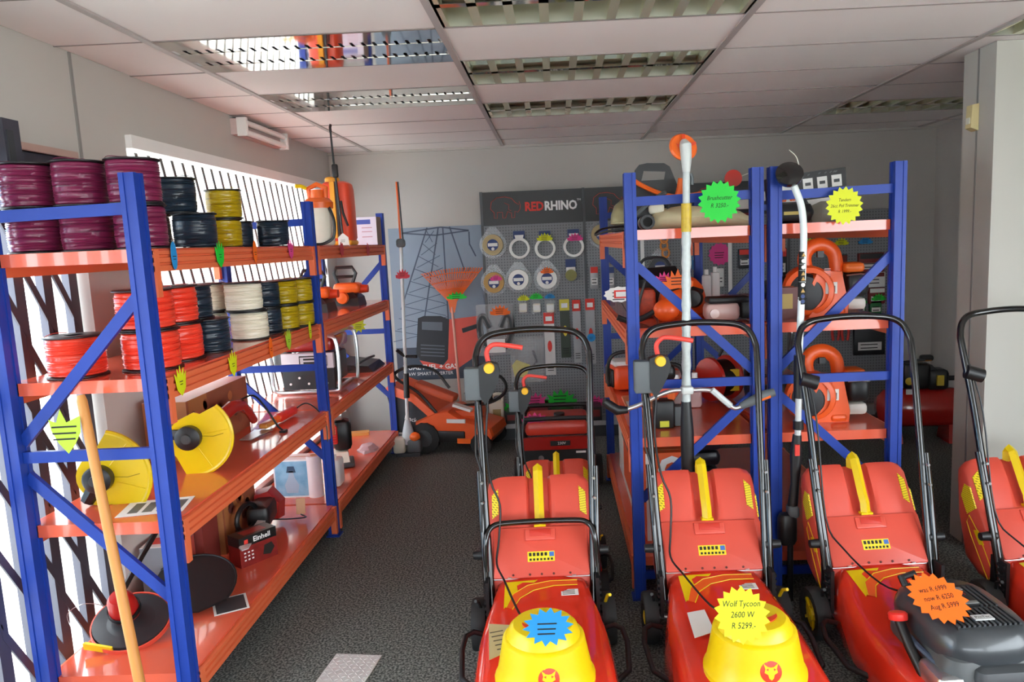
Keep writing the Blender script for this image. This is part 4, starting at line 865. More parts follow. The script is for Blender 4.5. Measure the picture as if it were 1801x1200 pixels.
for i in range(NP):
    x0, x1 = PX0+i*PW, PX0+(i+1)*PW
    MB().box2((x0+.012, YP, .15), (x1-.012, YP+.012, 1.86)).obj('peg_panel', PEG, g, False)
    MB().box2((x0, 6.28, .10), (x1, YP, .14)).obj('base_shelf', mat('base shelf', '#b4b8ba', .4), g, False); MB().box2((x0, 6.29, 0), (x1, 6.31, .10)).obj('kick_plate', DGREY, g, False)
    if i == NP-1: continue
    h = MB().box2((x0+.012, YP-.012, 1.86), (x1-.012, YP+.01, 2.145)).obj('header', HB, g, False)
    rh = [(.05, .14), (.06, .20), (.11, .235), (.18, .24), (.24, .225), (.27, .19), (.30, .17), (.305, .20), (.315, .165), (.31, .13), (.29, .105), (.265, .115), (.26, .06), (.235, .06), (.235, .10), (.20, .115), (.18, .06), (.155, .06), (.155, .11), (.11, .11), (.105, .06), (.08, .06), (.08, .11)]
    pts = [(x0+.03+a*.98, YP-.0135, 1.86+b_) for a, b_ in rh]; MB().tube(pts+[pts[0]], .0028, 5).obj('rhino_outline', mat('rhino red', '#c8483c', .5), h)
    MB().tube([(x0+.2, YP-.0135, 2.05), (x0+.24, YP-.0135, 2.03), (x0+.235, YP-.0135, 1.99), (x0+.26, YP-.0135, 1.98)], .0022, 5).obj('rhino_outline', MATS['rhino red'], h)
    a = text_obj('RED', .105, RINK, h, Matrix.Translation((x0+.375, YP-.0135, 2.005)) @ Rm(math.pi/2, 0, 0), align='LEFT', bold=.004, sx=.85)
    text_obj('RHINO', .105, WINK, h, Matrix.Translation((x0+.545, YP-.0135, 2.005)) @ Rm(math.pi/2, 0, 0), align='LEFT', bold=.004, sx=.85); text_obj('TM', .025, WINK, h, Matrix.Translation((x0+.845, YP-.0135, 2.05)) @ Rm(math.pi/2, 0, 0))
for i in range(NP+1):
    x = PX0+i*PW; MB().box2((x-.012, YP-.004, 0), (x+.012, YP+.03, 2.15 if i < NP else 1.86)).obj('upright', mat('upright', '#55585b', .5), g, False)
def W(px, py, y=YP-.01): return PY(px, py, y)
GB = 'packs hanging on the pegboard'
LBL = mat('navy label', '#22386f', .5)
def donut(px, py, col, label, card=False):
    p = W(px, py); t = thing('line_pack', label, 'pack', (p.x, YP-.004, p.z), group=GB); r_ = .088
    if not card:
        poly = arc(0, 0, .118, -220, 40, 18)+[(.03, .155), (-.03, .155)]
        MB().prism(poly, .002, .006, Rm(math.pi/2, 0, 0)).obj('blister', CLEAR, t, False)
        MB().lathe([(.05, .008), (.088, .008), (.092, .02), (.088, .036), (.05, .036)], 28, Rm(math.pi/2, 0, 0), ringed=True).obj('line_coil', col, t)
        MB().lathe([(.002, .03), (.05, .03), (.05, .036), (.002, .037)], 22, Rm(math.pi/2, 0, 0)).obj('label', LBL, t)
        MB().box2((-.042, -.0385, -.012), (.042, -.037, .016)).obj('label_band', PAPER, t, False); MB().lathe([(.002, 0), (.014, 0), (.002, .001)], 12, Rm(math.pi/2, 0, 0, (0, -.037, -.034))).obj('label_dot', PAPER, t)
    else:
        MB().lathe([(.068, .008), (.088, .008), (.092, .02), (.088, .034), (.068, .034)], 32, Rm(math.pi/2, 0, 0), ringed=True).obj('line_coil', col, t)
        MB().box2((-.05, -.03, .085), (.05, -.026, .15)).obj('header_card', LBL, t, False)
        MB().prism([(-.04, .115), (.04, .115), (.03, .075), (-.03, .075)], .03, .036, Rm(math.pi/2, 0, 0)).obj('white_flash', PAPER, t, False)
    return t
TANL = mat('tan line', '#b09a68', .4); WLN = mat('white line', '#ebe9e2', .35); GOLDL = mat('gold line', '#b98d3c', .4)
donut(867, 431, TANL, 'tan line coil in a clear blister under the rhino logo')
donut(914, 437, WLN, 'white line ring with blue card, next to the tan blister', True); donut(959, 437, WLN, 'white line ring with blue card behind a yellow burst', True); donut(1009, 434, WLN, 'white line ring with blue card behind a pink burst', True)
donut(869, 497, GOLDL, 'gold line coil in a clear blister with pink burst'); donut(912, 492, WLN, 'white line coil in a clear blister without any burst'); donut(962, 490, WLN, 'white line coil in a clear blister with orange burst')
donut(1058, 413, TANL, 'line coil in a blister on the next panel behind the rack post')
donut(1160, 470, mat('dark coil', '#3b3d40', .4), 'dark hose coil blister behind the near rack')
p = W(1004, 478); t = thing('line_pack', 'small olive line reel hanging from a blue card', 'pack', (p.x, YP-.004, p.z), group=GB); MB().lathe([(.002, .01), (.05, .01), (.05, .05), (.002, .05)], 20, Rm(math.pi/2, 0, 0, (0, 0, -.03))).obj('reel', mat('olive reel', '#7f7a2c', .4), t); MB().box2((-.045, -.02, .03), (.045, -.014, .11)).obj('header_card', LBL, t, False); MB().box2((-.04, -.024, .0), (.04, -.02, .04)).obj('white_flash', PAPER, t, False)
def bag(px, py, w_, h, label, fill, m):
    p = W(px, py); t = thing('bagged_part', label, 'pack', (p.x, YP-.004, p.z), group=GB)
    MB().rbox((0, -.02, 0), (w_, .03, h), .012).obj('bag', m, t); MB().rbox((0, -.024, -h*.05), (w_*.7, .026, h*.6), .01).obj('contents', fill, t); MB().box2((-w_*.3, -.038, -h*.2), (w_*.3, -.0365, h*.15)).obj('label', PAPER, t, False); return t
for px, l, c in ((920, 'yellow', 'yellow'), (944, 'green', 'green'), (968, 'blue', 'blue')):
    bag(px, 540, .095, .13, 'small white bagged part below a %s burst on the pegboard' % l, CREAM, CLEAR)
def long_pack(px, py, w_, h, label, body, top, mark):
    p = W(px, py); t = thing('blade_pack', label, 'pack', (p.x, YP-.004, p.z), group=GB)
    MB().box2((-w_/2, -.012, -h/2), (w_/2, 0, h/2)).obj('sleeve', body, t, False); MB().box2((-w_/2-.001, -.0135, h/2-.1), (w_/2+.001, -.012, h/2)).obj('header', top, t, False)
    MB().box2((-w_*.32, -.0145, h/2-.075), (w_*.32, -.0135, h/2-.035)).obj('logo', WINK, t, False)
    MB().prism([(w_*.22*math.cos(a), h*.09*math.sin(a)) for a in np.linspace(0, 6.28, 15)[:-1]], .012, .0145, Rm(math.pi/2, 0, 0, (0, 0, -.02))).obj('emblem', mark, t, False)
    for k in range(3): MB().box2((-w_*.3, -.0135, -h/2+.04+.02*k), (w_*.3, -.012, -h/2+.046+.02*k)).obj('print_line', INK, t, False)
long_pack(967, 605, .09, .56, 'long white blade pack with red header on the pegboard', mat('pack white', '#d9d6d4', .4), RINK, RINK)
long_pack(994, 578, .085, .52, 'long dark green and yellow blade sleeve on the pegboard', mat('pack green', '#24331f', .4), mat('pack yellow', '#d8c832', .4), MATS['pack yellow'])
long_pack(1015, 583, .07, .56, 'long clear bar pack with red header, next to the green sleeve', mat('pack clear', '#a7a8aa', .3), RINK, RINK)
long_pack(1039, 583, .08, .58, 'long clear bar pack with red header and a blue price dot', mat('pack clear', '#a7a8aa', .3), RINK, RINK)
p = W(1040, 594, YP-.03); price_star((p.x, YP-.03, p.z), (0, 0, 0), .04, 'blue', 'blue price dot on the clear bar pack', (), n=12, inner=.85)
# bag of black gloves, bag of yellow parts
p = W(872, 580); t = thing('glove_bag', 'large clear bag holding black gloves under an orange burst', 'bag', (p.x, YP-.004, p.z))
MB().rbox((0, -.025, 0), (.33, .04, .46), .015).obj('film', CLEARB, t)
for s in (-1, 1): MB().tube(spl([(s*.05, -.03, .02), (s*.10, -.03, .12), (s*.135, -.03, .08), (s*.13, -.03, -.06), (s*.07, -.03, -.16)]), .03, 8, flat=.6).obj('glove', BLACK, t)
MB().box2((-.08, -.047, -.2), (.08, -.046, -.08)).obj('printed_card', PAPER, t, False)
p = W(928, 632); t = thing('parts_bag', 'clear bag with yellow parts below the glove bag', 'bag', (p.x, YP-.004, p.z)); MB().rbox((0, -.02, 0), (.30, .03, .42), .012).obj('film', CLEARB, t); MB().prism([(-.12, -.15), (-.02, -.16), (.02, -.05), (-.1, .0), (-.14, -.05)], .012, .03, Rm(math.pi/2, 0, 0)).obj('yellow_part', mat('pale yellow', '#d9cd5e', .4), t, False); MB().tube([(.02, -.02, -.1), (.08, -.02, -.02), (.05, -.02, .08)], .012, 6).obj('dark_part', DGREY, t)
for px, py, r_, c, l in ((958, 417, .065, 'yellow', 'yellow burst on the middle white ring pack'), (1011, 417, .065, 'pink', 'pink burst on the white ring pack by the panel joint'), (873, 488, .05, 'pink', 'pink burst on the gold coil blister'), (962, 475, .055, 'orange', 'orange burst on the white coil blister'),
                         (921, 523, .05, 'yellow', 'yellow burst above the first bagged part'), (943, 520, .055, 'green', 'green burst above the middle bagged part'), (967, 520, .045, 'blue', 'blue burst above the last bagged part'), (880, 545, .085, 'orange', 'orange burst on the glove bag')):
    p = W(px, py); price_star((p.x, YP-.055, p.z), (0, 0, 0), r_, c, l, (), poly=burst(r_))
# packs behind the two racks
def pack(px, py, w_, h, label, body, top=None, lab=None):
    p = W(px, py); t = thing('tool_pack', label, 'pack', (p.x, YP-.004, p.z), group=GB); MB().rbox((0, -.02, 0), (w_, .04, h), .008).obj('case', body, t)
    if top: MB().box2((-w_*.45, -.0415, h*.2), (w_*.45, -.0402, h*.46)).obj('header', top, t, False)
    MB().box2((-w_*.38, -.0415, -h*.32), (w_*.38, -.0402, -h*.02)).obj('label', lab or PAPER, t, False)
    for k in range(2): MB().box2((-w_*.3, -.0422, -h*.25+.03*k), (w_*.25, -.0416, -h*.25+.008+.03*k)).obj('print_line', INK, t, False)
DKP = mat('pack dark', '#232427', .4); DRP = mat('pack dark red', '#7a2320', .5)
for a in ((1045, 488, .07, .2, 'narrow clear pack behind the near rack post', MATS['pack clear'], RINK), (1073, 488, .075, .2, 'second narrow clear pack behind the near rack post', MATS['pack clear'], LBL), (1308, 455, .1, .17, 'black and red pack beside the pink star', DKP, RINK),
          (1370, 462, .12, .26, 'tall black pack with red header behind the curved trimmer', DKP, RINK), (1476, 470, .12, .22, 'black pack with red print below a yellow burst', DKP, DRP), (1530, 462, .22, .17, 'row of red handled tools on the pegboard', DRP, DKP), (1532, 492, .22, .13, 'white label card behind the rack diagonal', PAPER, DRP),
          (1540, 520, .14, .14, 'white topped red pack above the green packs', DRP, PAPER), (1510, 540, .1, .1, 'green pack behind the upper blower', mat('pack leaf', '#1f6b33', .5), None), (1538, 540, .1, .12, 'green pack at the rack post', MATS['pack leaf'], None), (1527, 600, .27, .24, 'black boxed tool with white label hanging behind the far rack', DKP, None),
          (1265, 488, .07, .16, 'pale pack near the white bottles', PAPER, None), (1225, 462, .08, .12, 'blue and white swing pack behind the brushcutter pole', mat('pack blue', '#2d7fb5', .5), PAPER), (1225, 560, .1, .14, 'yellow green pack under the second shelf', MATS['pack yellow'], None)): pack(*a)
for px in (1469, 1486):
    p = W(px, 583); t = thing('pliers', 'red handled pliers on the pegboard, '+('beside the blower handle' if px < 1475 else 'beside the black boxed tool'), 'pliers', (p.x, YP-.02, p.z), group='pliers on the pegboard')
    MB().tube(spl([(-.012, 0, .07), (-.03, 0, .0), (-.02, 0, -.08)]), .012, 8).obj('handle', mat('handle red', '#d2332c', .4), t); MB().tube(spl([(.012, 0, .07), (.03, 0, .0), (.02, 0, -.08)]), .012, 8).obj('handle', mat('handle red', '#d2332c', .4), t); MB().rbox((0, 0, .09), (.04, .02, .06), .008).obj('jaws', DGREY, t)
p = W(1168, 432); t = thing('chain_hook', 'orange chain links hanging behind the top shelf', 'chain', (p.x, YP-.02, p.z))
for k in range(3): MB().tube([(.03*math.cos(a)+(.012 if k == 2 else 0), .01*(k % 2), .04*math.sin(a)+.06-.062*k) for a in np.linspace(0, 6.28, 15)[:-1]], .009, 6, closed=True).obj('link', mat('chain orange', '#e08a2e', .4), t)
p = W(1265, 447); price_star((p.x, YP-.03, p.z), (0, 0, 0), .10, 'pink', 'pink round price star on the pegboard behind the near rack', (), n=14, inner=.86)
for px, py, c, l in ((1421, 425, 'yellow', 'yellow burst behind the curved trimmer shaft'), (1476, 425, 'yellow', 'yellow burst above the black pack with red print'), (1518, 423, 'blue', 'blue burst above the red handled tools'), (1508, 528, 'green', 'green burst above the green pack behind the blower'), (1541, 522, 'green', 'green burst above the green pack by the rack post')):
    p = W(px, py); price_star((p.x, YP-.06, p.z), (0, 0, 0), .06, c, l, (), poly=burst(.06))
for px, l in ((1130, 'near'), (1283, 'far')):
    p = W(px, 470); t = thing('price_rail', 'white vertical strip on the pegboard, %s' % ('behind the rack front post' if l == 'near' else 'beside the pink star'), 'strip', (p.x, YP-.03, 0)); MB().box2((-.016, -.005, 1.2), (.016, .002, 1.75)).obj('strip', WHITE, t, False); MB().box2((-.01, .002, 1.5), (.01, .028, 1.52)).obj('hook', SILVER, t, False)
# things standing on the display base shelf
zs = .14
p = PY(873, 728, 6.3); p.y = 6.36; t = thing('oil_jug', 'white oil jug with black cap on the display base', 'jug', (p.x, 6.36, zs)); MB().rbox((0, 0, .10), (.13, .1, .2), .02).obj('body', CREAM, t); MB().tube(spl([(-.05, 0, .19), (-.02, 0, .25), (.05, 0, .25), (.055, 0, .19)]), .014, 8).obj('handle', CREAM, t); MB().cyl((-.045, 0, .2), (-.045, 0, .26), .02, n=12).obj('cap', BLACK, t); MB().box2((-.03, -.053, .04), (.04, -.0505, .13)).obj('label', mat('label tan', '#b9a26a', .5), t, False)
def crate(px, w_, h, m, label):
    p = PY(px, 740, 6.39); t = thing('product_box', label, 'box', (p.x, 6.39, zs)); MB().box2((-w_/2, -.1, 0), (w_/2, .1, h)).obj('body', m, t, False); MB().box2((-w_*.4, -.102, h*.3), (w_*.4, -.1005, h*.8)).obj('label', DRP, t, False)
crate(905, .14, .10, DKP, 'dark box on the display base behind the green burst'); crate(945, .2, .11, DRP, 'dark red box on the display base behind the pink burst'); crate(990, .2, .10, DKP, 'dark box on the display base behind the large green burst'); crate(1042, .16, .12, DKP, 'black box at the end of the display base')
for px, py, r_, c, l in ((905, 713, .10, 'green', 'green burst on the display base beside the oil jug'), (942, 703, .11, 'pink', 'pink burst standing behind the generator'), (986, 700, .14, 'green', 'large green burst standing behind the generator'), (1046, 705, .09, 'pink', 'pink burst beside the brushcutter grip')):
    p = PY(px, py, YP-.006); price_star((p.x, YP-.006, p.z), (0, 0, 0), r_, c, l, (), poly=burst(r_))
# ================================================================ floor things by the wall
# fan rake
t = thing('fan_rake', 'orange plastic fan rake leaning against the poster', 'rake')
A, B_ = PY(806, 705, 6.35), PY(795, 540, 6.52); A.z = max(A.z, .3)
foot = Vector((A.x+.02, 6.42, .0)); MB().cyl(foot, B_, .012, n=10).obj('shaft', mat('rake shaft', '#e9a18e', .4), t)
MB().loft([[tuple(PY(x, y, 6.53-dy)) for x, y in ((786, 520), (806, 520), (800, 550), (792, 550))] for dy in (0, .02)]).obj('socket', ORANGE, t, False)
for k in range(23):
    f_ = k/22; top = PY(742+106*f_, 482-11*math.sin(math.pi*f_)*.4-11*f_, 6.52); bot = PY(789+14*f_, 530, 6.53)
    MB().tube([bot, (bot+top)/2+Vector((0, -.012, 0)), top, top+Vector((0, -.035, -.004))], .0048, 5).obj('tine', ORANGE, t)
for fz in (.38, .62, .86):
    pts = [PY(789+14*f_, 530, 6.515).lerp(PY(742+106*f_, 482-4.4*math.sin(math.pi*f_)-11*f_, 6.505), fz) for f_ in np.linspace(0, 1, 12)]; MB().tube(pts, .0045, 5).obj('cross_band', ORANGE, t)
p = PY(803, 520, 6.46); price_star(tuple(p), (0, 0, 0), .085, 'green', 'green burst on the fan rake', (), poly=burst(.085, .55))
# standing brushcutter by the window rack
t = thing('brushcutter', 'brushcutter standing on its engine beside the far blue post', 'brushcutter', (0, 0, 0))
q0, q1, q2 = Vector((-1.265, 5.93, .17)), PY(705, 430, 5.95), PY(697, 320, 5.97)
MB().tube([q0+Vector((0, 0, .1)), q1], .014, 10).obj('shaft', ALU, t)
MB().rbox((q1.x, q1.y, q1.z+.01), (.07, .06, .07), .02).obj('gear_head', MGREY, t); MB().tube([q1, q2], .008, 8).obj('blade_cover', ORANGE, t); MB().tube([q1+Vector((.02, 0, 0)), q2+Vector((.012, 0, 0))], .006, 6).obj('blade', DGREY, t)
MB().lathe([(.02, .2), (.028, .17), (.05, .08), (.055, .0), (.002, 0)], 20, Rm(0, 0, 0, (q0.x, q0.y, .10))).obj('clutch_cone', mat('cone grey', '#b9c0c4', .4), t)
MB().rbox((q0.x-.07, q0.y-.02, .095), (.10, .1, .13), .02).obj('fuel_tank', CREAM, t); MB().rbox((q0.x+.05, q0.y, .085), (.12, .12, .12), .025).obj('engine', MGREY, t); MB().ball((q0.x+.06, q0.y-.03, .16), (.045, .04, .04)).obj('starter_cover', ORANGE, t); MB().box2((q0.x-.09, q0.y-.06, 0), (q0.x+.1, q0.y+.05, .03)).obj('stand', DGREY, t, False)
m_ = q0.lerp(q1, .42); MB().tube([m_+Vector((-.06, -.03, .06)), m_, m_+Vector((.1, -.03, .0))], .014, 8).obj('side_handle', BLACK, t); MB().cyl(q0.lerp(q1, .2), q0.lerp(q1, .33), .024, n=12).obj('grip', BLACK, t)
p = PY(708, 482, 5.9); price_star(tuple(p), (0, 0, 0), .055, 'red', 'dark red burst on the standing brushcutter shaft', (), poly=burst(.055, 1.0))
# orange lawn mower in side view
t = thing('orange_mower', 'orange and black electric lawn mower in front of the poster', 'lawn mower', (-.86, 6.10, 0), (0, 0, -.22), sc=1.06)
side = [(-.30, .14), (.30, .08), (.34, .14), (.32, .20), (.10, .26), (-.02, .33), (-.12, .32), (-.30, .24)]
MB().loft([[(x*.97, -.19, z) for x, z in side], [(x, -.17, z+.01) for x, z in side], [(x, .17, z+.01) for x, z in side], [(x*.97, .19, z) for x, z in side]]).obj('body', mat('mower orange', '#ea5f2c', .35), t, ang=30)
MB().rbox((.08, 0, .29), (.26, .24, .1), .05).obj('motor_cover', MATS['mower orange'], t); MB().rbox((.0, -.19, .14), (.22, .02, .09), .008).obj('side_panel', BLACK, t); MB().box2((.05, -.205, .09), (.16, -.19, .13)).obj('side_latch', ORANGE, t, False); MB().box2((-.03, -.2, .25), (.12, -.188, .28)).obj('lettering_plate', WHITE, t, False)
c = [(-.46, .16), (-.22, .16), (-.16, .26), (-.30, .42), (-.50, .50), (-.53, .46)]
MB().loft([[(x, -.17, z) for x, z in c], [(x, .17, z) for x, z in c]]).obj('grass_box', mat('box dark', '#23262c', .6), t, ang=20)
c2 = [(-.16, .27), (-.12, .31), (-.30, .47), (-.50, .545), (-.55, .50), (-.52, .47), (-.32, .41)]
MB().loft([[(x, -.18, z) for x, z in c2], [(x, .18, z) for x, z in c2]]).obj('grass_box_lid', MATS['mower orange'], t, ang=20); text_obj('Black', .05, WINK, t, Matrix.Translation((-.34, -.172, .27)) @ Rm(math.pi/2, .25, 0)); 
for x, r_ in ((-.22, .125), (.24, .085)):
    for s in (-1, 1):
        w_ = MB().lathe([(r_*.55, -.025), (r_, -.02), (r_, .02), (r_*.55, .025)], 28, Rm(math.pi/2, 0, 0, (x, s*.19, r_)), tread=.04, ringed=True).obj('wheel', RUB, t); MB().lathe([(.002, -.022), (r_*.6, -.02), (r_*.6, .02), (.002, .022)], 16, Rm(math.pi/2, 0, 0, (x, s*.19, r_))).obj('hub', DGREY, w_)
MB().tube(spl([(-.10, -.17, .30), (-.26, -.17, .48), (-.42, -.17, .58), (-.44, -.17, .64), (-.30, -.17, .69), (-.12, -.17, .66), (.0, -.17, .52)]), .012, 8).obj('handle_tube', BLACK, t); MB().tube(spl([(.0, .17, .40), (.16, .17, .58), (.32, .16, .54), (.36, .12, .44), (.25, .05, .36), (.02, .0, .34)]), .013, 8).obj('handle_tube', BLACK, t)
MB().rbox((-.14, -.1, .48), (.34, .12, .06), .015, Rm(0, .35, 0, (-.14, 0, .48)) @ Matrix.Translation((.14, 0, -.48))).obj('battery_carton', mat('carton orange', '#c9522c', .5), t); MB().box2((-.10, -.17, .36), (.05, -.10, .38), Rm(0, .3, 0, (0, 0, 0))).obj('manual', PAPER, t, False)
# red generator behind the small mower
t = thing('generator', 'red and black petrol generator on wheels behind the small mower', 'generator', (-.03, 4.98, 0), (0, 0, .0), sc=.93)
for y in (-.22, .22): MB().tube(spl([(-.25, y, .05), (-.25, y, .48), (-.22, y, .565), (-.2, y, .58), (.2, y, .58), (.22, y, .565), (.25, y, .48), (.25, y, .05)], 3), .017, 8).obj('frame_tube', BLACK, t)
for x in (-.24, .24):
    for z in (.08, .52): MB().cyl((x, -.22, z), (x, .22, z), .014, n=8).obj('frame_tube', BLACK, t)
MB().rbox((0, .0, .5), (.46, .40, .11), .035).obj('fuel_tank', mat('tank red', '#d3402f', .3), t); MB().lathe([(.002, 0), (.04, 0), (.04, .02), (.002, .022)], 18, Rm(0, 0, 0, (.02, -.02, .555))).obj('tank_cap', BLACK, t)
for x in (-.15, .15): MB().box2((x-.035, -.16, .556), (x+.035, -.1, .558)).obj('sticker', PAPER, t, False)
MB().box2((-.24, -.245, .36), (.24, -.215, .45)).obj('panel', DRED, t, False); MB().box2((-.05, -.25, .39), (.09, -.246, .425)).obj('meter_plate', BLACK, t, False); text_obj('230V', .028, WINK, t, Matrix.Translation((.03, -.2508, .407)) @ Rm(math.pi/2, 0, 0))
MB().box2((-.24, -.24, .16), (.24, -.2, .36)).obj('lower_panel', BLACK, t, False); MB().box2((.13, -.2415, .33), (.2, -.2405, .345)).obj('maker_mark', WINK, t, False); MB().rbox((0, .02, .22), (.44, .36, .28), .04).obj('engine', mat('engine dark', '#1d1e20', .4), t); MB().cyl((-.12, -.24, .3), (-.12, -.25, .3), .02, n=12).obj('key_switch', SILVER, t)
for s in (-1, 1):
    w_ = MB().lathe([(.06, -.03), (.11, -.028), (.115, 0), (.11, .028), (.06, .03)], 28, Rm(0, math.pi/2, 0, (s*.3, .05, .115)), ringed=True).obj('wheel', RUB, t); MB().lathe([(.002, -.025), (.065, -.022), (.065, .022), (.002, .025)], 16, Rm(0, math.pi/2, 0, (s*.3, .05, .115))).obj('hub', DGREY, w_)
    MB().cyl((s*.2, .05, .115), (s*.28, .05, .115), .012, n=8).obj('axle', DGREY, t)
p = PY(940, 722, 4.8); price_star((p.x, 4.80, .545), (math.radians(-40), 0, .1), .085, 'pink', 'pink red burst lying on the generator tank', (), poly=burst(.085, .6))
# compressor in the far corner
t = thing('air_compressor', 'red air compressor in the far corner behind the square column', 'compressor', (2.87, 5.80, 0), (0, 0, -.1))
MB().lathe([(.01, -.34), (.09, -.33), (.145, -.28), (.155, -.22), (.155, .22), (.145, .28), (.09, .33), (.01, .34)], 32, Rm(0, math.pi/2, 0, (0, 0, .27))).obj('tank', mat('compressor red', '#b5201b', .2, coat=.5), t)
MB().rbox((-.06, 0, .53), (.2, .18, .2), .03).obj('motor', BLACK, t); MB().rbox((.1, 0, .50), (.16, .16, .16), .03).obj('pump', BLACK, t); MB().prism([(-.18, .62), (.05, .62), (.12, .55), (.12, .45), (-.18, .45)], -.06, .06, Rm(math.pi/2, 0, 0)).obj('shroud', BLACK, t, False)
MB().tube([(-.2, -.05, .42), (-.2, -.05, .64), (.0, -.05, .66)], .012, 8).obj('carry_bar', DGREY, t); MB().rbox((.02, -.03, .67), (.1, .06, .05), .02).obj('filter', BLACK, t); MB().cyl((.05, -.05, .655), (-.12, -.05, .65), .008, n=8).obj('copper_pipe', mat('copper', '#c07a3c', .3, metal=.8), t)
MB().lathe([(.002, 0), (.03, 0), (.03, .01), (.002, .012)], 16, Rm(math.pi/2, 0, 0, (-.13, -.1, .50))).obj('gauge', mat('gauge yellow', '#c9ad24', .4), t); MB().box2((.08, -.1, .46), (.13, -.08, .54)).obj('yellow_label', mat('gauge yellow'), t, False); MB().box2((-.16, -.13, .40), (-.1, -.12, .44)).obj('white_label', PAPER, t, False)
for x in (-.2, .2): MB().loft([[(x-.03, -.12, 0), (x+.03, -.12, 0), (x+.03, .12, 0), (x-.03, .12, 0)], [(x-.02, -.09, .15), (x+.02, -.09, .15), (x+.02, .09, .15), (x-.02, .09, .15)]]).obj('foot', mat('compressor red'), t, False)
MB().cyl((.18, 0, .5), (.45, 0, .5), .02, n=10).obj('handle', BLACK, t)
# ================================================================ THE UPRIGHT TOOLS IN FRONT OF THE RACKS
YT = 3.262
def Q(px, py, y=YT): return PY(px, py, y)
WRAP = mat('bubble wrapped shaft', '#bfc6c4', .25, var=.12, scale=60, bump=.6, bscale=90)
t = thing('brushcutter', 'brushcutter in clear wrap standing upright with orange guard at the top', 'brushcutter')
top, mid, low = Q(1207, 290), Q(1207, 690), Q(1207, 725)
k = 9; MB().tube([top.lerp(low, i/(4*k)) for i in range(4*k+1)], .022, 12, radii=[.0185+.0035*((i*7) % 3)/2 if i > 6 else .016 for i in range(4*k+1)]).obj('wrapped_shaft', WRAP, t, ang=60)
MB().tube([Q(1207, 408), Q(1207, 375), Q(1207, 358)], .0225, 12).obj('caution_label', mat('caution yellow', '#d9be2c', .4, col2='#b58d1e', scale=50), t)
bt = Q(1208, 835); bt.z = .16; MB().tube([low+Vector((0, 0, .05)), low+Vector((.002, 0, -.1)), low+Vector((.002, 0, -.26)), low+Vector((0, 0, -.3))], .03, 12, radii=[.022, .031, .029, .022]).obj('black_sleeve', BLACK, t)
MB().tube([low, Vector((low.x, YT, .16))], .016, 10).obj('lower_shaft', BLACK, t)
MB().rbox((low.x, YT-.005, .095), (.13, .09, .13), .025).obj('engine', DGREY, t); MB().rbox((low.x, YT, .016), (.15, .09, .03), .01).obj('stand', BLACK, t)
g0 = Q(1204, 258, YT-.0)
MB().lathe([(.002, .0), (.05, 0), (.06, -.006), (.063, .004), (.056, .012), (.02, .012), (.002, .014)], 28, Rm(math.radians(70), 0, .2, tuple(g0+Vector((-.002, .03, 0))))).obj('guard_disc', ORANGE, t)
for a in range(5): MB().box((0, 0, 0), (.012, .006, .05), Rm(math.radians(-20), a*2*math.pi/5, 0, (g0.x+.032*math.sin(a*2*math.pi/5), YT+.018, g0.z+.032*math.cos(a*2*math.pi/5)))).obj('disc_spoke', mat('darker orange', '#d9431f'), t, False)
MB().tube([top+Vector((0, 0, -.03)), top+Vector((0, 0, .03)), g0+Vector((.004, 0, .005)), g0+Vector((.0, .02, .02))], .02, 12, radii=[.017, .024, .026, .018]).obj('gear_head', mat('gear grey', '#c9cdca', .4), t)
MB().tube([Q(1214, 305), Q(1217, 312), Q(1217, 325)], .008, 6).obj('clamp', MGREY, t)
MB().tube(spl([Q(1098, 722, 3.235), Q(1125, 712, 3.235), Q(1160, 695, 3.235), Q(1185, 687, 3.235), Q(1207, 687, 3.23), Q(1240, 686, 3.235), Q(1258, 690, 3.235), Q(1275, 706, 3.235), Q(1292, 718, 3.235), Q(1308, 713, 3.235)]), .0105, 10).obj('handlebar', SILVER, t)
MB().tube(spl([Q(1252, 686, 3.22), Q(1265, 697, 3.22), Q(1285, 714, 3.22)]), .014, 8).obj('bar_wrap', WRAP, t)
MB().tube([Q(1062, 706, 3.235), Q(1070, 712, 3.235), Q(1086, 722, 3.235), Q(1104, 721, 3.235)], .022, 12, radii=[.016, .022, .023, .015]).obj('hand_grip', BLACK, t)
MB().tube([Q(1302, 715, 3.235), Q(1322, 706, 3.235), Q(1345, 695, 3.235), Q(1362, 690, 3.235)], .02, 12, radii=[.015, .022, .023, .018]).obj('hand_grip', MGREY, t)
MB().tube([Q(1328, 708, 3.22), Q(1345, 700, 3.22), Q(1355, 697, 3.22)], .008, 6).obj('throttle_trigger', ORANGE, t)
MB().rbox(tuple(Q(1208, 686, 3.235)), (.055, .05, .035), .01).obj('bar_clamp', mat('gear grey'), t)
price_star(tuple(Q(1265, 355, 3.225)), (0, 0, -.05), .092, 'green', 'green price star tied to the upright brushcutter', ('Brushcutter', 'R 3250.-'), tsize=.026)
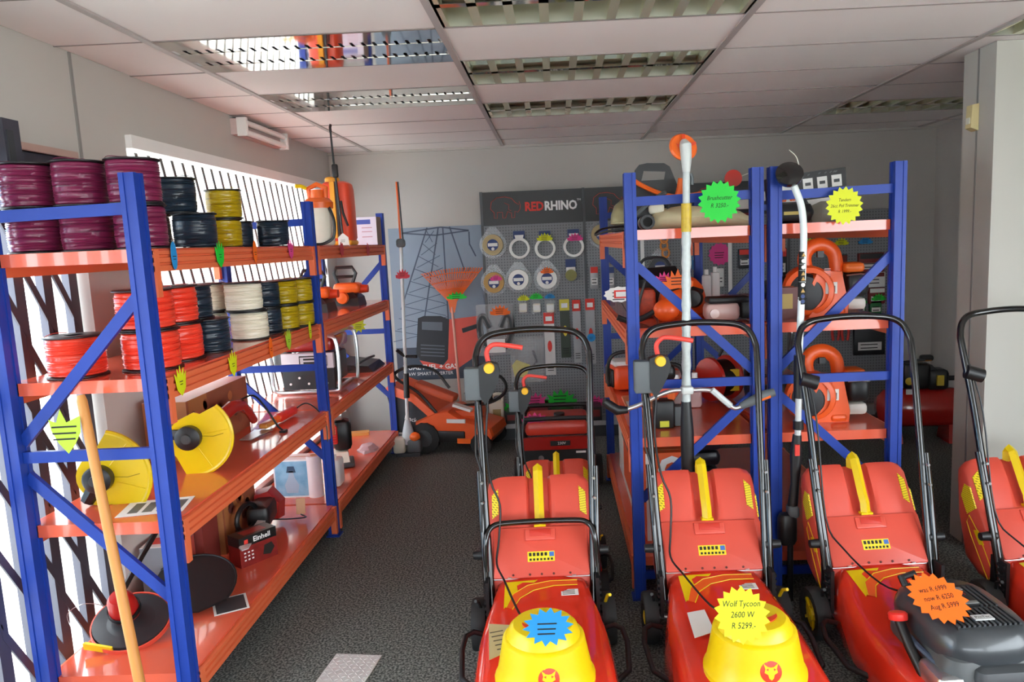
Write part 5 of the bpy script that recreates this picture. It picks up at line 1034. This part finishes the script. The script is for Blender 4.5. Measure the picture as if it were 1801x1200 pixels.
# curved shaft trimmer
t = thing('curved_trimmer', 'trimmer with curved white shaft and black head standing before the blower rack', 'trimmer')
sh = spl([Q(1392, 318), Q(1400, 336), Q(1409, 362), Q(1413, 395), Q(1413, 440), Q(1408, 560), Q(1405, 640)], 5)
MB().tube(sh, .0155, 12).obj('shaft', mat('white shaft', '#dfe6e2', .25), t, ang=60)
MB().tube([Q(1405, 690), Q(1403, 770)], .0145, 12).obj('lower_shaft', ALU, t); MB().tube([Q(1406, 625), Q(1405, 700)], .024, 12).obj('foam_grip', BLACK, t)
MB().tube([Q(1404, 740), Q(1404, 755)], .024, 12).obj('clamp_ring', BLACK, t)
MB().tube([Q(1402, 765), Q(1400, 800), Q(1398, 850), Q(1394, 890)], .022, 10, radii=[.02, .028, .02, .024]).obj('throttle_handle', BLACK, t); MB().box(tuple(Q(1402, 792, 3.235)), (.02, .012, .05)).obj('trigger', RINK, t, False)
e0 = Q(1390, 930); MB().rbox((e0.x-.015, YT+.0, e0.z), (.085, .07, .16), .03).obj('engine', BLACK, t); MB().rbox((e0.x+.01, YT, e0.z+.085), (.05, .06, .06), .015).obj('carburettor', MGREY, t); MB().tube([(e0.x, YT, e0.z-.06), (e0.x, YT, .0)], .014, 8).obj('stand_leg', BLACK, t)
hM = Rm(math.radians(58), math.radians(-18), 0, tuple(Q(1388, 308, YT)))
MB().lathe([(.002, -.03), (.034, -.03), (.05, -.02), (.058, 0), (.058, .014), (.04, .022), (.016, .03), (.002, .03)], 30, hM).obj('trimmer_head', GLOSSBLACK, t)
MB().tube([Q(1395, 326), Q(1391, 312)], .021, 12, radii=[.018, .022]).obj('head_neck', mat('neck olive', '#b9bfae', .4), t)
MB().tube(spl([Q(1405, 290), Q(1400, 275), Q(1388, 264)]), .0018, 5).obj('line_end', CREAM, t)
for i, (py, m_) in enumerate(((448, GOLDL), (459, WHITE), (470, WHITE), (481, GOLDL), (490, GOLDL), (501, WHITE), (511, GOLDL), (521, LBL), (530, LBL))):
    c = Q(1411.5-.02*(py-440), py); MB().tube([c+Vector((0, 0, .013)), c-Vector((0, 0, .013))], .0162, 12).obj('label_band', INK, t)
    MB().prism([(-.009, -.008), (.009, -.008), (0, .009)] if m_ is GOLDL else [(.009*math.cos(a), .009*math.sin(a)) for a in np.linspace(0, 6.28, 11)[:-1]], .0164, .0172, Rm(math.pi/2, 0, 0, tuple(c))).obj('warning_sign', m_, t, False)
price_star(tuple(Q(1485, 362, 3.30)), (0, 0, .03), .084, 'yellow', 'yellow price star hung on the blower rack', ('Tandem', '26cc Pol Trimmer', 'R 1999.-'), tsize=.02)
# ================================================================ RACK A, TOP SHELF
zt = SZ[3]
def at(px, py, y): return PY(px, py, y)
t = thing('carry_case', 'black moulded carry case with a grip hole on the top shelf', 'case', (0, 0, 0)); y0, y1 = 3.72, 3.80
def pz(pts, y): return [tuple(PY(a, b_, y)) for a, b_ in pts]
lowz = lambda px, y: (PY(px, 380, y).x, y, zt)
outer = [(1116, 300), (1124, 290), (1138, 287), (1168, 287), (1178, 293), (1190, 322), (1192, 345)]
for (a, b_, nm) in (([(1116, 300), (1124, 290), (1138, 287), (1168, 287), (1178, 293), (1170, 302), (1132, 301)], None, 'grip'), ([(1116, 300), (1132, 301), (1128, 318), (1192, 345), (1114, 345)], None, 'flank'), ([(1178, 293), (1190, 322), (1192, 345), (1128, 318), (1168, 316), (1170, 302)], None, 'shell')):
    MB().loft([pz(a, y0), pz(a, y1)]).obj(nm, BLACK, t, False)
w0, w1 = PY(1114, 345, y0), PY(1192, 345, y0); MB().box2((w0.x, y0-.03, zt), (w1.x, y1+.08, w0.z+.004)).obj('body', BLACK, t, False)
t = thing('blade_guard', 'orange curved harvester guard lying over the black case', 'guard'); ytg = 3.62
MB().tube(spl([PY(1112, 316, ytg), PY(1130, 327, ytg), PY(1160, 340, ytg), PY(1190, 346, ytg), PY(1225, 342, ytg), PY(1255, 336, ytg)]), .019, 8, flat=.6).obj('arm', ORANGE, t); MB().tube([PY(1193, 345, ytg), PY(1197, 330, ytg), PY(1199, 314, ytg)], .018, 8).obj('spur', ORANGE, t)
MB().tube([PY(1175, 343, ytg), Vector((PY(1175, 343, ytg).x, ytg, zt+.003))], .008, 8).obj('leg', BLACK, t); MB().tube([PY(1240, 340, ytg), Vector((PY(1240, 340, ytg).x, ytg, zt+.003))], .008, 8).obj('leg', BLACK, t)
# helmet visor lamp
c = PY(1086, 372, 4.25); t = thing('safety_helmet', 'olive metallic helmet with short brim at the shelf edge', 'helmet', (.43, 4.25, zt)); OL = mat('olive metal', '#a6a27c', .3, metal=.5)
MB().lathe([(.09, .04), (.105, .05), (.1, .1), (.08, .15), (.045, .18), (.004, .19)], 26).obj('shell', OL, t); MB().loft([[(-.1, -.06, .05), (0, -.15, .045), (.1, -.06, .05), (0, -.09, .06)], [(-.1, -.06, .056), (0, -.15, .051), (.1, -.06, .056), (0, -.09, .066)]]).obj('brim', OL, t, False); MB().lathe([(.06, 0), (.085, 0), (.088, .045), (.06, .045)], 22, ringed=True).obj('band', BLACK, t); MB().ball((0, 0, .195), .012, 10, 6).obj('top_button', OL, t)
t = thing('hose_loop', 'thin black hose loop hanging past the shelf edge', 'hose', (.36, 4.0, zt)); MB().tube(spl([(.1, .1, .02), (.02, .04, .03), (-.1, -.02, .02), (-.14, -.06, -.01), (-.08, -.1, .006), (.06, -.12, .012)]), .006, 6).obj('hose', BLACK, t); MB().cyl((.06, -.12, .012), (.1, -.125, .012), .01, n=8).obj('fitting', DGREY, t)
p = PY(1139, 383, 3.46); t = thing('blower_tube', 'clear tube with black mouth lying on the top shelf', 'tube', (p.x, 3.46, zt+.036))
MB().lathe([(.022, 0), (.034, 0), (.036, .03), (.034, .06), (.022, .06)], 24, Rm(-math.pi/2, 0, 0), ringed=True).obj('mouth', BLACK, t); MB().lathe([(.002, .02), (.026, .02), (.026, .05), (.002, .05)], 18, Rm(-math.pi/2, 0, 0)).obj('bore', INK, t); MB().cyl((0, .06, 0), (.01, .21, 0), .033, n=18).obj('tube_body', mat('smoky tube', '#8f938e', .3), t); MB().tube([(-.05, .1, .03), (.03, .05, .1), (.09, .02, .135)], .011, 6).obj('strap', MGREY, t)
t = thing('dust_bag', 'crumpled cream cloth dust bag on the top shelf', 'bag', (PY(1228, 395, 3.62).x, 3.62, zt)); rnd = random.Random(4)
MB().loft([[(x, (s*(.09+rnd.uniform(-.012, .012)))*math.cos(a), max(.0, s*.055*(1+math.sin(a))*rnd.uniform(.85, 1.1))) for a in np.linspace(0, 6.283, 15)[:-1]] for x, s in ((-.24, .35), (-.21, .75), (-.16, .95), (-.08, .92), (.0, 1.0), (.07, .85), (.14, .8), (.2, .62), (.25, .4))]).obj('cloth', mat('cream cloth', '#dcd0a8', .8, var=.1, scale=20, bump=.5, bscale=60), t, ang=60); MB().rbox((-.2, 0, .1), (.07, .07, .05), .015).obj('collar', CREAM, t)
t = carton((PY(1290, 360, 4.0).x-.03, 4.0, zt), (.24, .2, .2), mat('box charcoal', '#26242a', .5), 'dark carton under the red trimmer head'); MB().box2((-.02, -.1015, .09), (.1, -.1002, .16)).obj('lettering', WINK, t, False); MB().box2((-.1, -.1015, .02), (.11, -.1002, .07)).obj('red_band', DRP, t, False)
p = PY(1287, 322, 4.0); t = thing('trimmer_spool', 'red trimmer head with loose line on the dark carton', 'trimmer head', (PY(1287, 322, 4.0).x, 3.99, zt+.203)); MB().lathe([(.002, .02), (.02, .02), (.028, .006), (.036, 0), (.044, .006), (.045, .03), (.002, .034)], 26, Rm(math.radians(80), 0, 0, (0, 0, .046))).obj('head', mat('head red', '#c8352c', .35), t); MB().tube(spl([(.04, 0, .06), (.09, .0, .075), (.14, 0, .085)]), .0018, 5).obj('line', CREAM, t)
# ---- rack A second shelf
zs = SZ[2]
p = PY(1090, 518, 3.85); t = price_star((p.x, 3.85, p.z), (0, 0, 0), .085, 'lime', 'white burst card with a red printed frame at the second shelf edge', (), n=12, inner=.88, group=None, sy=.5); t.children[0].data.materials[0] = PAPER
MB().box2((-.03, -.003, -.02), (.045, -.0018, .022)).obj('red_frame', RINK, t, False); MB().box2((-.02, -.0036, -.012), (.035, -.003, .014)).obj('frame_inner', PAPER, t, False); MB().tube([(0, .003, -.03), (.05, .02, zs-p.z)], .003, 5).obj('stick', DGREY, t)
t = thing('forestry_helmet', 'orange forestry helmet with black ear muff behind the brushcutter', 'helmet', (PY(1200, 540, 3.85).x, 3.85, zs)); HO = mat('helmet orange', '#ee5a1c', .35)
MB().lathe([(.12, .02), (.125, .04), (.122, .09), (.105, .15), (.07, .19), (.03, .207), (.004, .21)], 30, ex=1, ey=1.15).obj('shell', HO, t); MB().lathe([(.08, 0), (.12, 0), (.13, .02), (.122, .03), (.08, .03)], 30, ringed=True, ex=1, ey=1.15).obj('brim', HO, t); MB().lathe([(.002, -.02), (.045, -.02), (.05, 0), (.04, .025), (.002, .03)], 20, Rm(math.pi/2, 0, -.3, (.03, -.15, .1))).obj('ear_muff', BLACK, t); MB().tube(spl([(-.1, -.12, .14), (-.02, -.15, .16), (.08, -.13, .13)]), .012, 8).obj('visor_bar', BLACK, t)
t = thing('ear_muff', 'round orange ear defender on the second shelf', 'ear defender', (PY(1172, 545, 3.6).x, 3.6, zs)); MB().ball((0, 0, .055), (.065, .05, .055)).obj('cup', HO, t); MB().tube(spl([(-.06, 0, .05), (-.12, .0, .02), (-.19, .0, .012), (-.24, .0, .03)]), .014, 8).obj('head_band', BLACK, t)
t = thing('mesh_pack', 'pack of orange netting on the second shelf near the post', 'pack', (PY(1137, 540, 3.85).x-.01, 3.85, zs)); MB().rbox((0, 0, .075), (.11, .1, .15), .025).obj('netting', mat('netting', '#d8502e', .6, col2='#6b2a1e', scale=45), t); MB().tube([(-.05, -.055, .0), (-.03, -.06, .1), (.0, -.055, .19)], .008, 6).obj('cord', BLACK, t)
t = thing('sprayer_tank', 'translucent pinkish spray tank lying on the second shelf', 'tank', (PY(1268, 548, 3.55).x, 3.55, zs)); MB().rbox((0, 0, .045), (.16, .12, .085), .025).obj('tank', mat('translucent tank', '#cfa8a0', .3), t); MB().lathe([(.002, 0), (.022, 0), (.022, .012), (.002, .014)], 16, Rm(math.pi/2, 0, 0, (-.045, -.06, .04))).obj('cap', mat('tank cap', '#d9bdb6', .3), t); MB().rbox((.03, 0, .10), (.2, .11, .03), .012).obj('black_cover', BLACK, t); MB().rbox((.115, .02, .05), (.05, .1, .09), .015).obj('pump', BLACK, t)
for px, l in ((1243, 'shorter'), (1258, 'taller')):
    h = .15 if l == 'shorter' else .165; t = thing('plastic_bottle', '%s white plastic bottle at the back of the second shelf' % l, 'bottle', (PY(px, 520, 4.9).x, 4.9, zs)); MB().rbox((0, 0, h/2), (.055, .06, h), .012).obj('body', WHITE, t); MB().cyl((0, 0, h), (0, 0, h+.035), .014, n=12).obj('cap', WHITE, t)
t = thing('black_bag', 'black nylon tool bag hanging at the back of the second shelf', 'bag', (PY(1150, 490, 4.6).x, 4.6, zs)); MB().loft([[(-.15, -.06, 0), (.15, -.06, 0), (.15, .06, 0), (-.15, .06, 0)], [(-.17, -.06, .15), (.16, -.06, .17), (.16, .06, .17), (-.17, .06, .15)], [(-.12, -.03, .22), (.13, -.03, .23), (.13, .03, .23), (-.12, .03, .22)]]).obj('bag', BLACK, t, ang=20); MB().tube(spl([(-.1, 0, .22), (-.05, 0, .28), (.06, 0, .28), (.1, 0, .23)]), .01, 6).obj('strap', DGREY, t)
for px, py, r_, c, l in ((1168, 490, .05, 'pink', 'pink burst behind the rack diagonal'), (1192, 492, .075, 'orange', 'orange burst resting on the forestry helmet')):
    p = PY(px, py, 3.68 if c == 'orange' else 3.72); price_star(tuple(p), (0, 0, .1), r_, c, l, (), poly=burst(r_, .9))
# ---- rack A third shelf
z3 = SZ[1]
def chainsaw(loc, rz, label, s=1):
    t = thing('orange_chainsaw', label, 'chainsaw', loc, (0, 0, rz), 'orange chainsaws on the brushcutter rack', s); O2 = mat('saw orange', '#f0501c', .35)
    MB().rbox((0, 0, .08), (.14, .24, .15), .03).obj('body', O2, t); MB().rbox((.0, -.02, .165), (.12, .14, .04), .02).obj('top_cover', WHITE, t); MB().rbox((-.075, -.02, .08), (.02, .16, .11), .01).obj('starter_cover', BLACK, t)
    MB().tube(spl([(-.09, -.06, .03), (-.1, -.08, .16), (-.06, -.09, .23), (.06, -.09, .23), (.09, -.07, .12)]), .012, 8).obj('front_handle', BLACK, t); MB().tube(spl([(0, .1, .13), (0, .2, .15), (0, .25, .09), (0, .18, .03), (0, .1, .03)]), .018, 8).obj('rear_handle', O2, t); MB().prism([(-.03, -.1), (.03, -.1), (.032, -.4), (0, -.44), (-.032, -.4)], -.003, .003, Rm(0, math.pi/2, 0, (.07, 0, .07))).obj('guide_bar', ALU, t, False)
    for k in range(3): MB().box2((-.0865, -.08+.04*k, .05), (-.0855, -.06+.04*k, .11)).obj('vent', MGREY, t, False)
    return t
chainsaw((PY(1092, 690, 4.55).x, 4.55, z3), .2, 'orange and white chainsaw at the aisle edge of the third shelf')
chainsaw((PY(1180, 690, 4.05).x, 4.05, z3), -.3, 'orange and black chainsaw behind the standing battery tool')
t = thing('battery_tool', 'orange and black battery tool standing on its large black battery', 'power tool', (PY(1164, 750, 3.55).x, 3.55, z3)); O2 = MATS['saw orange']
MB().rbox((.01, 0, .07), (.10, .09, .14), .015).obj('battery', BLACK, t); MB().box2((-.015, -.0465, .01), (.03, -.0452, .04)).obj('yellow_label', mat('label lime', '#c9c832', .5), t, False); MB().tube(spl([(-.03, 0, .14), (-.035, 0, .22), (.0, 0, .245), (.05, 0, .22), (.05, 0, .14)]), .019, 8).obj('handle', ORANGE, t); MB().rbox((.01, .01, .27), (.12, .09, .08), .025).obj('head', BLACK, t); MB().lathe([(.018, 0), (.03, 0), (.032, .008), (.018, .01)], 18, Rm(math.pi/2, 0, 0, (-.005, -.036, .28)), ringed=True).obj('emblem_ring', ORANGE, t); MB().rbox((.085, .03, .05), (.05, .07, .1), .01).obj('charger', MGREY, t)
t = thing('hose_reel', 'red cable reel with yellow hub plate on the third shelf', 'reel', (PY(1265, 690, 4.1).x, 4.1, z3)); Mr = Rm(0, math.pi/2, .5, (0, 0, .125)); MB().lathe([(.002, -.075), (.12, -.075), (.125, -.06), (.12, -.055), (.085, -.05), (.085, .05), (.12, .055), (.125, .06), (.12, .075), (.002, .075)], 32, Mr).obj('drum', mat('reel red', '#c42a1f', .3), t); MB().lathe([(.086, -.048), (.105, -.045), (.105, .045), (.086, .048)], 28, Mr, ringed=True).obj('cable', BLACK, t); MB().box((.07, -.06, .125), (.05, .03, .12), Rm(0, 0, .0)).obj('yellow_plate', YEL, t, False); MB().tube(spl([(.0, .0, .25), (.03, 0, .29), (.08, 0, .27)]), .008, 6).obj('carry_grip', BLACK, t)
t = thing('plastic_jug', 'pale pink plastic bottle behind the brushcutter pole on the third shelf', 'bottle', (PY(1222, 690, 3.95).x, 3.95, z3)); MB().rbox((0, 0, .08), (.07, .07, .16), .02).obj('body', mat('pale pink bottle', '#d9b3ae', .4), t); MB().cyl((0, 0, .16), (0, 0, .19), .016, n=12).obj('cap', WHITE, t)
t = thing('manual_stack', 'orange printed manuals flat at the aisle edge of the third shelf', 'booklet', (.43, 4.1, z3)); MB().box2((-.07, -.16, 0), (.09, .16, .012)).obj('booklet', mat('manual orange', '#df6a35', .5, col2='#f0b58a', scale=18), t, False); MB().box2((-.06, -.12, .0121), (.02, .0, .0128)).obj('white_panel', PAPER, t, False)
# ---- rack A bottom shelf
z4 = SZ[0]
t = carton((.455, 4.35, z4), (.15, .9, .44), mat('carton white', '#e0ded6', .5), 'tall white saw carton with orange print along the aisle edge of the bottom shelf'); MB().box2((-.0765, -.35, .05), (-.0752, .1, .3)).obj('saw_picture', mat('print orange', '#e8622a', .5, col2='#c1421a', scale=8), t, False); MB().box2((-.077, -.2, .28), (-.0765, .2, .34)).obj('dark_picture', DGREY, t, False)
t = carton((PY(1172, 830, 3.6).x, 3.60, z4), (.22, .12, .45), mat('carton orange white', '#e7602a', .5), 'orange and white carton with a large white letter on the bottom shelf', .0); text_obj('O', .17, WINK, t, Matrix.Translation((.02, -.062, .36)) @ Rm(math.pi/2, 0, 0), bold=.008); MB().box2((-.11, -.0615, .0), (-.07, -.0602, .45)).obj('white_band', PAPER, t, False)
t = thing('folded_tarp', 'pile of dark purple folded plastic covers on the bottom shelf', 'cover', (.70, 4.0, z4))
for k in range(5): MB().rbox((.01*k, .02*(k % 2), .05+.09*k), (.26-.02*k, .4, .085), .03, Rm(0, 0, .05*(k-1))).obj('fold', mat('dark cover', '#2a2630', .3, var=.3, scale=20), t)
# ================================================================ RACK B
t = carton((PY(1420, 380, 3.75).x, 3.75, zt), (.34, .2, .23), mat('carton black', '#1c1c1d', .5), 'black carton with white pictograms on the top shelf of the blower rack', -.06)
t.rotation_euler = (0, math.radians(-5), -.05); t.location.z += .016
MB().box2((-.17, -.1015, .08), (-.07, -.1004, .23)).obj('white_panel', PAPER, t, False); text_obj('MAS', .062, ORANGE, t, Matrix.Translation((-.12, -.1025, .125)) @ Rm(math.pi/2, 0, 0), bold=.003, sx=.8)
for k in range(3): q = MB().box2((-.035+.068*k, -.1015, .145), (.012+.068*k, -.1004, .20)).obj('pictogram', PAPER, t, False); MB().box2((-.025+.068*k, -.1022, .165), (.002+.068*k, -.1016, .18)).obj('pictogram_mark', DGREY, q, False)
MB().box2((-.05, -.1015, .105), (.1, -.1004, .128)).obj('caption_bar', PAPER, t, False); MB().box2((-.04, -.1022, .111), (.085, -.1016, .12)).obj('caption_print', INK, t, False); MB().box2((-.05, -.1015, .07), (.15, -.1004, .098)).obj('caption_bar', PAPER, t, False)
rnd = random.Random(9)
for k in range(26): MB().box2((0, 0, 0), (.012, .0008, .004), Rm(0, -.5, 0, (rnd.uniform(-.05, .15), -.1012, rnd.choice((.135, .21, .215, .04, .05)) + rnd.uniform(-.004, .004)))).obj('pattern_mark', MGREY, t, False)
t = thing('machine_bag', 'black zip bag with yellow label in front of the black carton', 'bag', (PY(1390, 380, 3.52).x, 3.52, zt)); MB().rbox((0, 0, .05), (.2, .13, .1), .045).obj('bag', BLACK, t); MB().box2((-.05, -.0672, .04), (.02, -.065, .055)).obj('label', mat('label gold', '#b59a2a', .4), t, False); MB().tube(spl([(-.08, 0, .09), (-.02, 0, .13), (.05, 0, .12), (.08, 0, .08)]), .01, 6).obj('handle', DGREY, t)
t = thing('film_bag', 'crumpled clear film bag beside the black zip bag', 'bag', (PY(1435, 385, 3.55).x+.06, 3.57, zt)); rnd = random.Random(2); MB().loft([[(s*(.09+rnd.uniform(-.02, .02))*math.cos(a), s*(.08+rnd.uniform(-.02, .02))*math.sin(a), z) for a in np.linspace(0, 6.28, 13)[:-1]] for z, s in ((0, 1), (.04, 1.1), (.08, .8), (.1, .3))]).obj('film', mat('grey film', '#a9a596', .25, alpha=.65), t, ang=15); MB().rbox((0, 0, .03), (.1, .08, .05), .01).obj('contents', DGREY, t)
def blower(loc, label, s=1.0, plate=True):
    t = thing('leaf_blower', label, 'leaf blower', loc, (0, 0, 0), 'orange leaf blowers', s); BO = mat('blower orange', '#ee5c1e', .35)
    MB().loft([[(x*f, y, z) for x, z in ((-.10, 0), (.10, 0), (.105, .05), (.085, .14), (.07, .21), (-.05, .22), (-.08, .16), (-.03, .08))] for y, f in ((-.085, .93), (-.07, 1), (.07, 1), (.085, .93))]).obj('housing', BO, t, ang=40)
    MB().lathe([(.09, -.075), (.112, -.07), (.122, -.05), (.122, .05), (.112, .07), (.09, .075)], 36, Rm(math.pi/2, 0, -.2, (-.075, -.01, .122)), ringed=True).obj('scroll', BO, t)
    MB().tube(spl([(-.06, 0, .18), (-.085, 0, .27), (-.06, 0, .325), (.0, 0, .338), (.055, 0, .30), (.07, 0, .22), (.065, 0, .17)]), .034, 10, flat=.8).obj('handle', BO, t); MB().box((-.02, -.03, .295), (.03, .02, .03)).obj('trigger', BLACK, t, False)
    MB().lathe([(.002, .03), (.03, .03), (.085, .02), (.098, 0), (.098, -.05), (.002, -.05)], 30, Rm(math.pi/2, 0, -.35, (-.105, -.045, .11))).obj('fan_cover', mat('fan grey', '#2f3033', .45), t)
    for k in range(5): MB().tube([(-.105+.025*math.cos(a)*(1+k*.6), -.078+.004*k, .11+.025*math.sin(a)*(1+k*.6)) for a in np.linspace(0, 6.28, 21)[:-1]], .0022, 4, closed=True).obj('grille_ring', DGREY, t)
    MB().tube([(-.12, .02, .15), (-.22, .03, .14), (-.33, .03, .115)], .05, 14, radii=[.055, .048, .042]).obj('blow_tube', mat('tube black', '#232426', .4), t)
    MB().rbox((.155, 0, .145), (.11, .13, .12), .03).obj('engine', BLACK, t); MB().rbox((.14, .0, .225), (.1, .11, .05), .02).obj('engine_cover', mat('cover orange', '#e86a1c', .4), t); MB().rbox((.15, -.0, .05), (.1, .1, .06), .02).obj('fuel_tank', mat('tank white', '#cfc7bf', .4), t); MB().tube([(.1, -.05, .19), (.16, -.07, .195), (.2, -.065, .19)], .004, 6).obj('fuel_line', SILVER, t)
    MB().box((.015, -.0862, .135), (.055, .003, .055)).obj('label', PAPER, t, False); MB().box((.02, -.0882, .13), (.025, .002, .03)).obj('label_print', MGREY, t, False)
    for k in range(5): MB().box((-.005, -.086, .19+.009*k), (.03, .004, .004)).obj('cooling_slot', DRED, t, False)
    MB().rbox((.045, -.07, .02), (.08, .05, .035), .015).obj('foot', BO, t)
    return t
blower((PY(1445, 548, 3.62).x, 3.62, SZ[2]), 'orange leaf blower on the second shelf behind the decal covered shaft')
blower((PY(1448, 738, 3.60).x, 3.60, SZ[1]), 'orange leaf blower on the third shelf behind the black foam grip')
t = carton((PY(1373, 545, 3.5).x+.02, 3.55, SZ[2]), (.11, .14, .15), mat('carton maroon', '#5b2320', .5), 'maroon product box on the second shelf by the doubled posts'); MB().box2((-.02, -.0715, .05), (.03, -.0702, .12)).obj('print', mat('gold print', '#a08338', .5), t, False)
t = thing('cable_coil', 'black plug and cable hanging under the second shelf', 'cable', (1.03, 3.43, SZ[2]-.06)); MB().tube(spl([(.06, 0, .0), (.05, 0, -.08), (.03, 0, -.16), (.0, 0, -.2)]), .009, 6).obj('cable', BLACK, t); MB().box((-.01, 0, -.215), (.025, .02, .035)).obj('plug', BLACK, t, False); MB().tube([(.06, 0, 0), (.06, 0, .045)], .004, 6).obj('hook', SILVER, t)
t = thing('black_hose', 'black corrugated hose and strap at the back of the third shelf', 'hose', (1.12, 4.15, SZ[1]+.04)); MB().tube(spl([(-.08, -.2, .0), (-.04, 0, .03), (.02, .2, .08), (.1, .3, .02)]), .034, 12).obj('hose', BLACK, t, ang=60); MB().tube(spl([(-.06, -.15, .04), (.02, -.1, .1), (.1, 0, .04)]), .008, 6).obj('strap', MGREY, t)
# gate post top seen over the first spool
t = thing('gate_bracket', 'dark steel gate bracket at the lintel above the spools', 'bracket', (XL+.03, 2.68, 2.0)); MB().box2((-.03, -.05, 0), (.02, .03, .21)).obj('plate', GM, t, False); MB().box2((-.02, -.04, .05), (.025, -.01, .17)).obj('slot', DGREY, t, False)
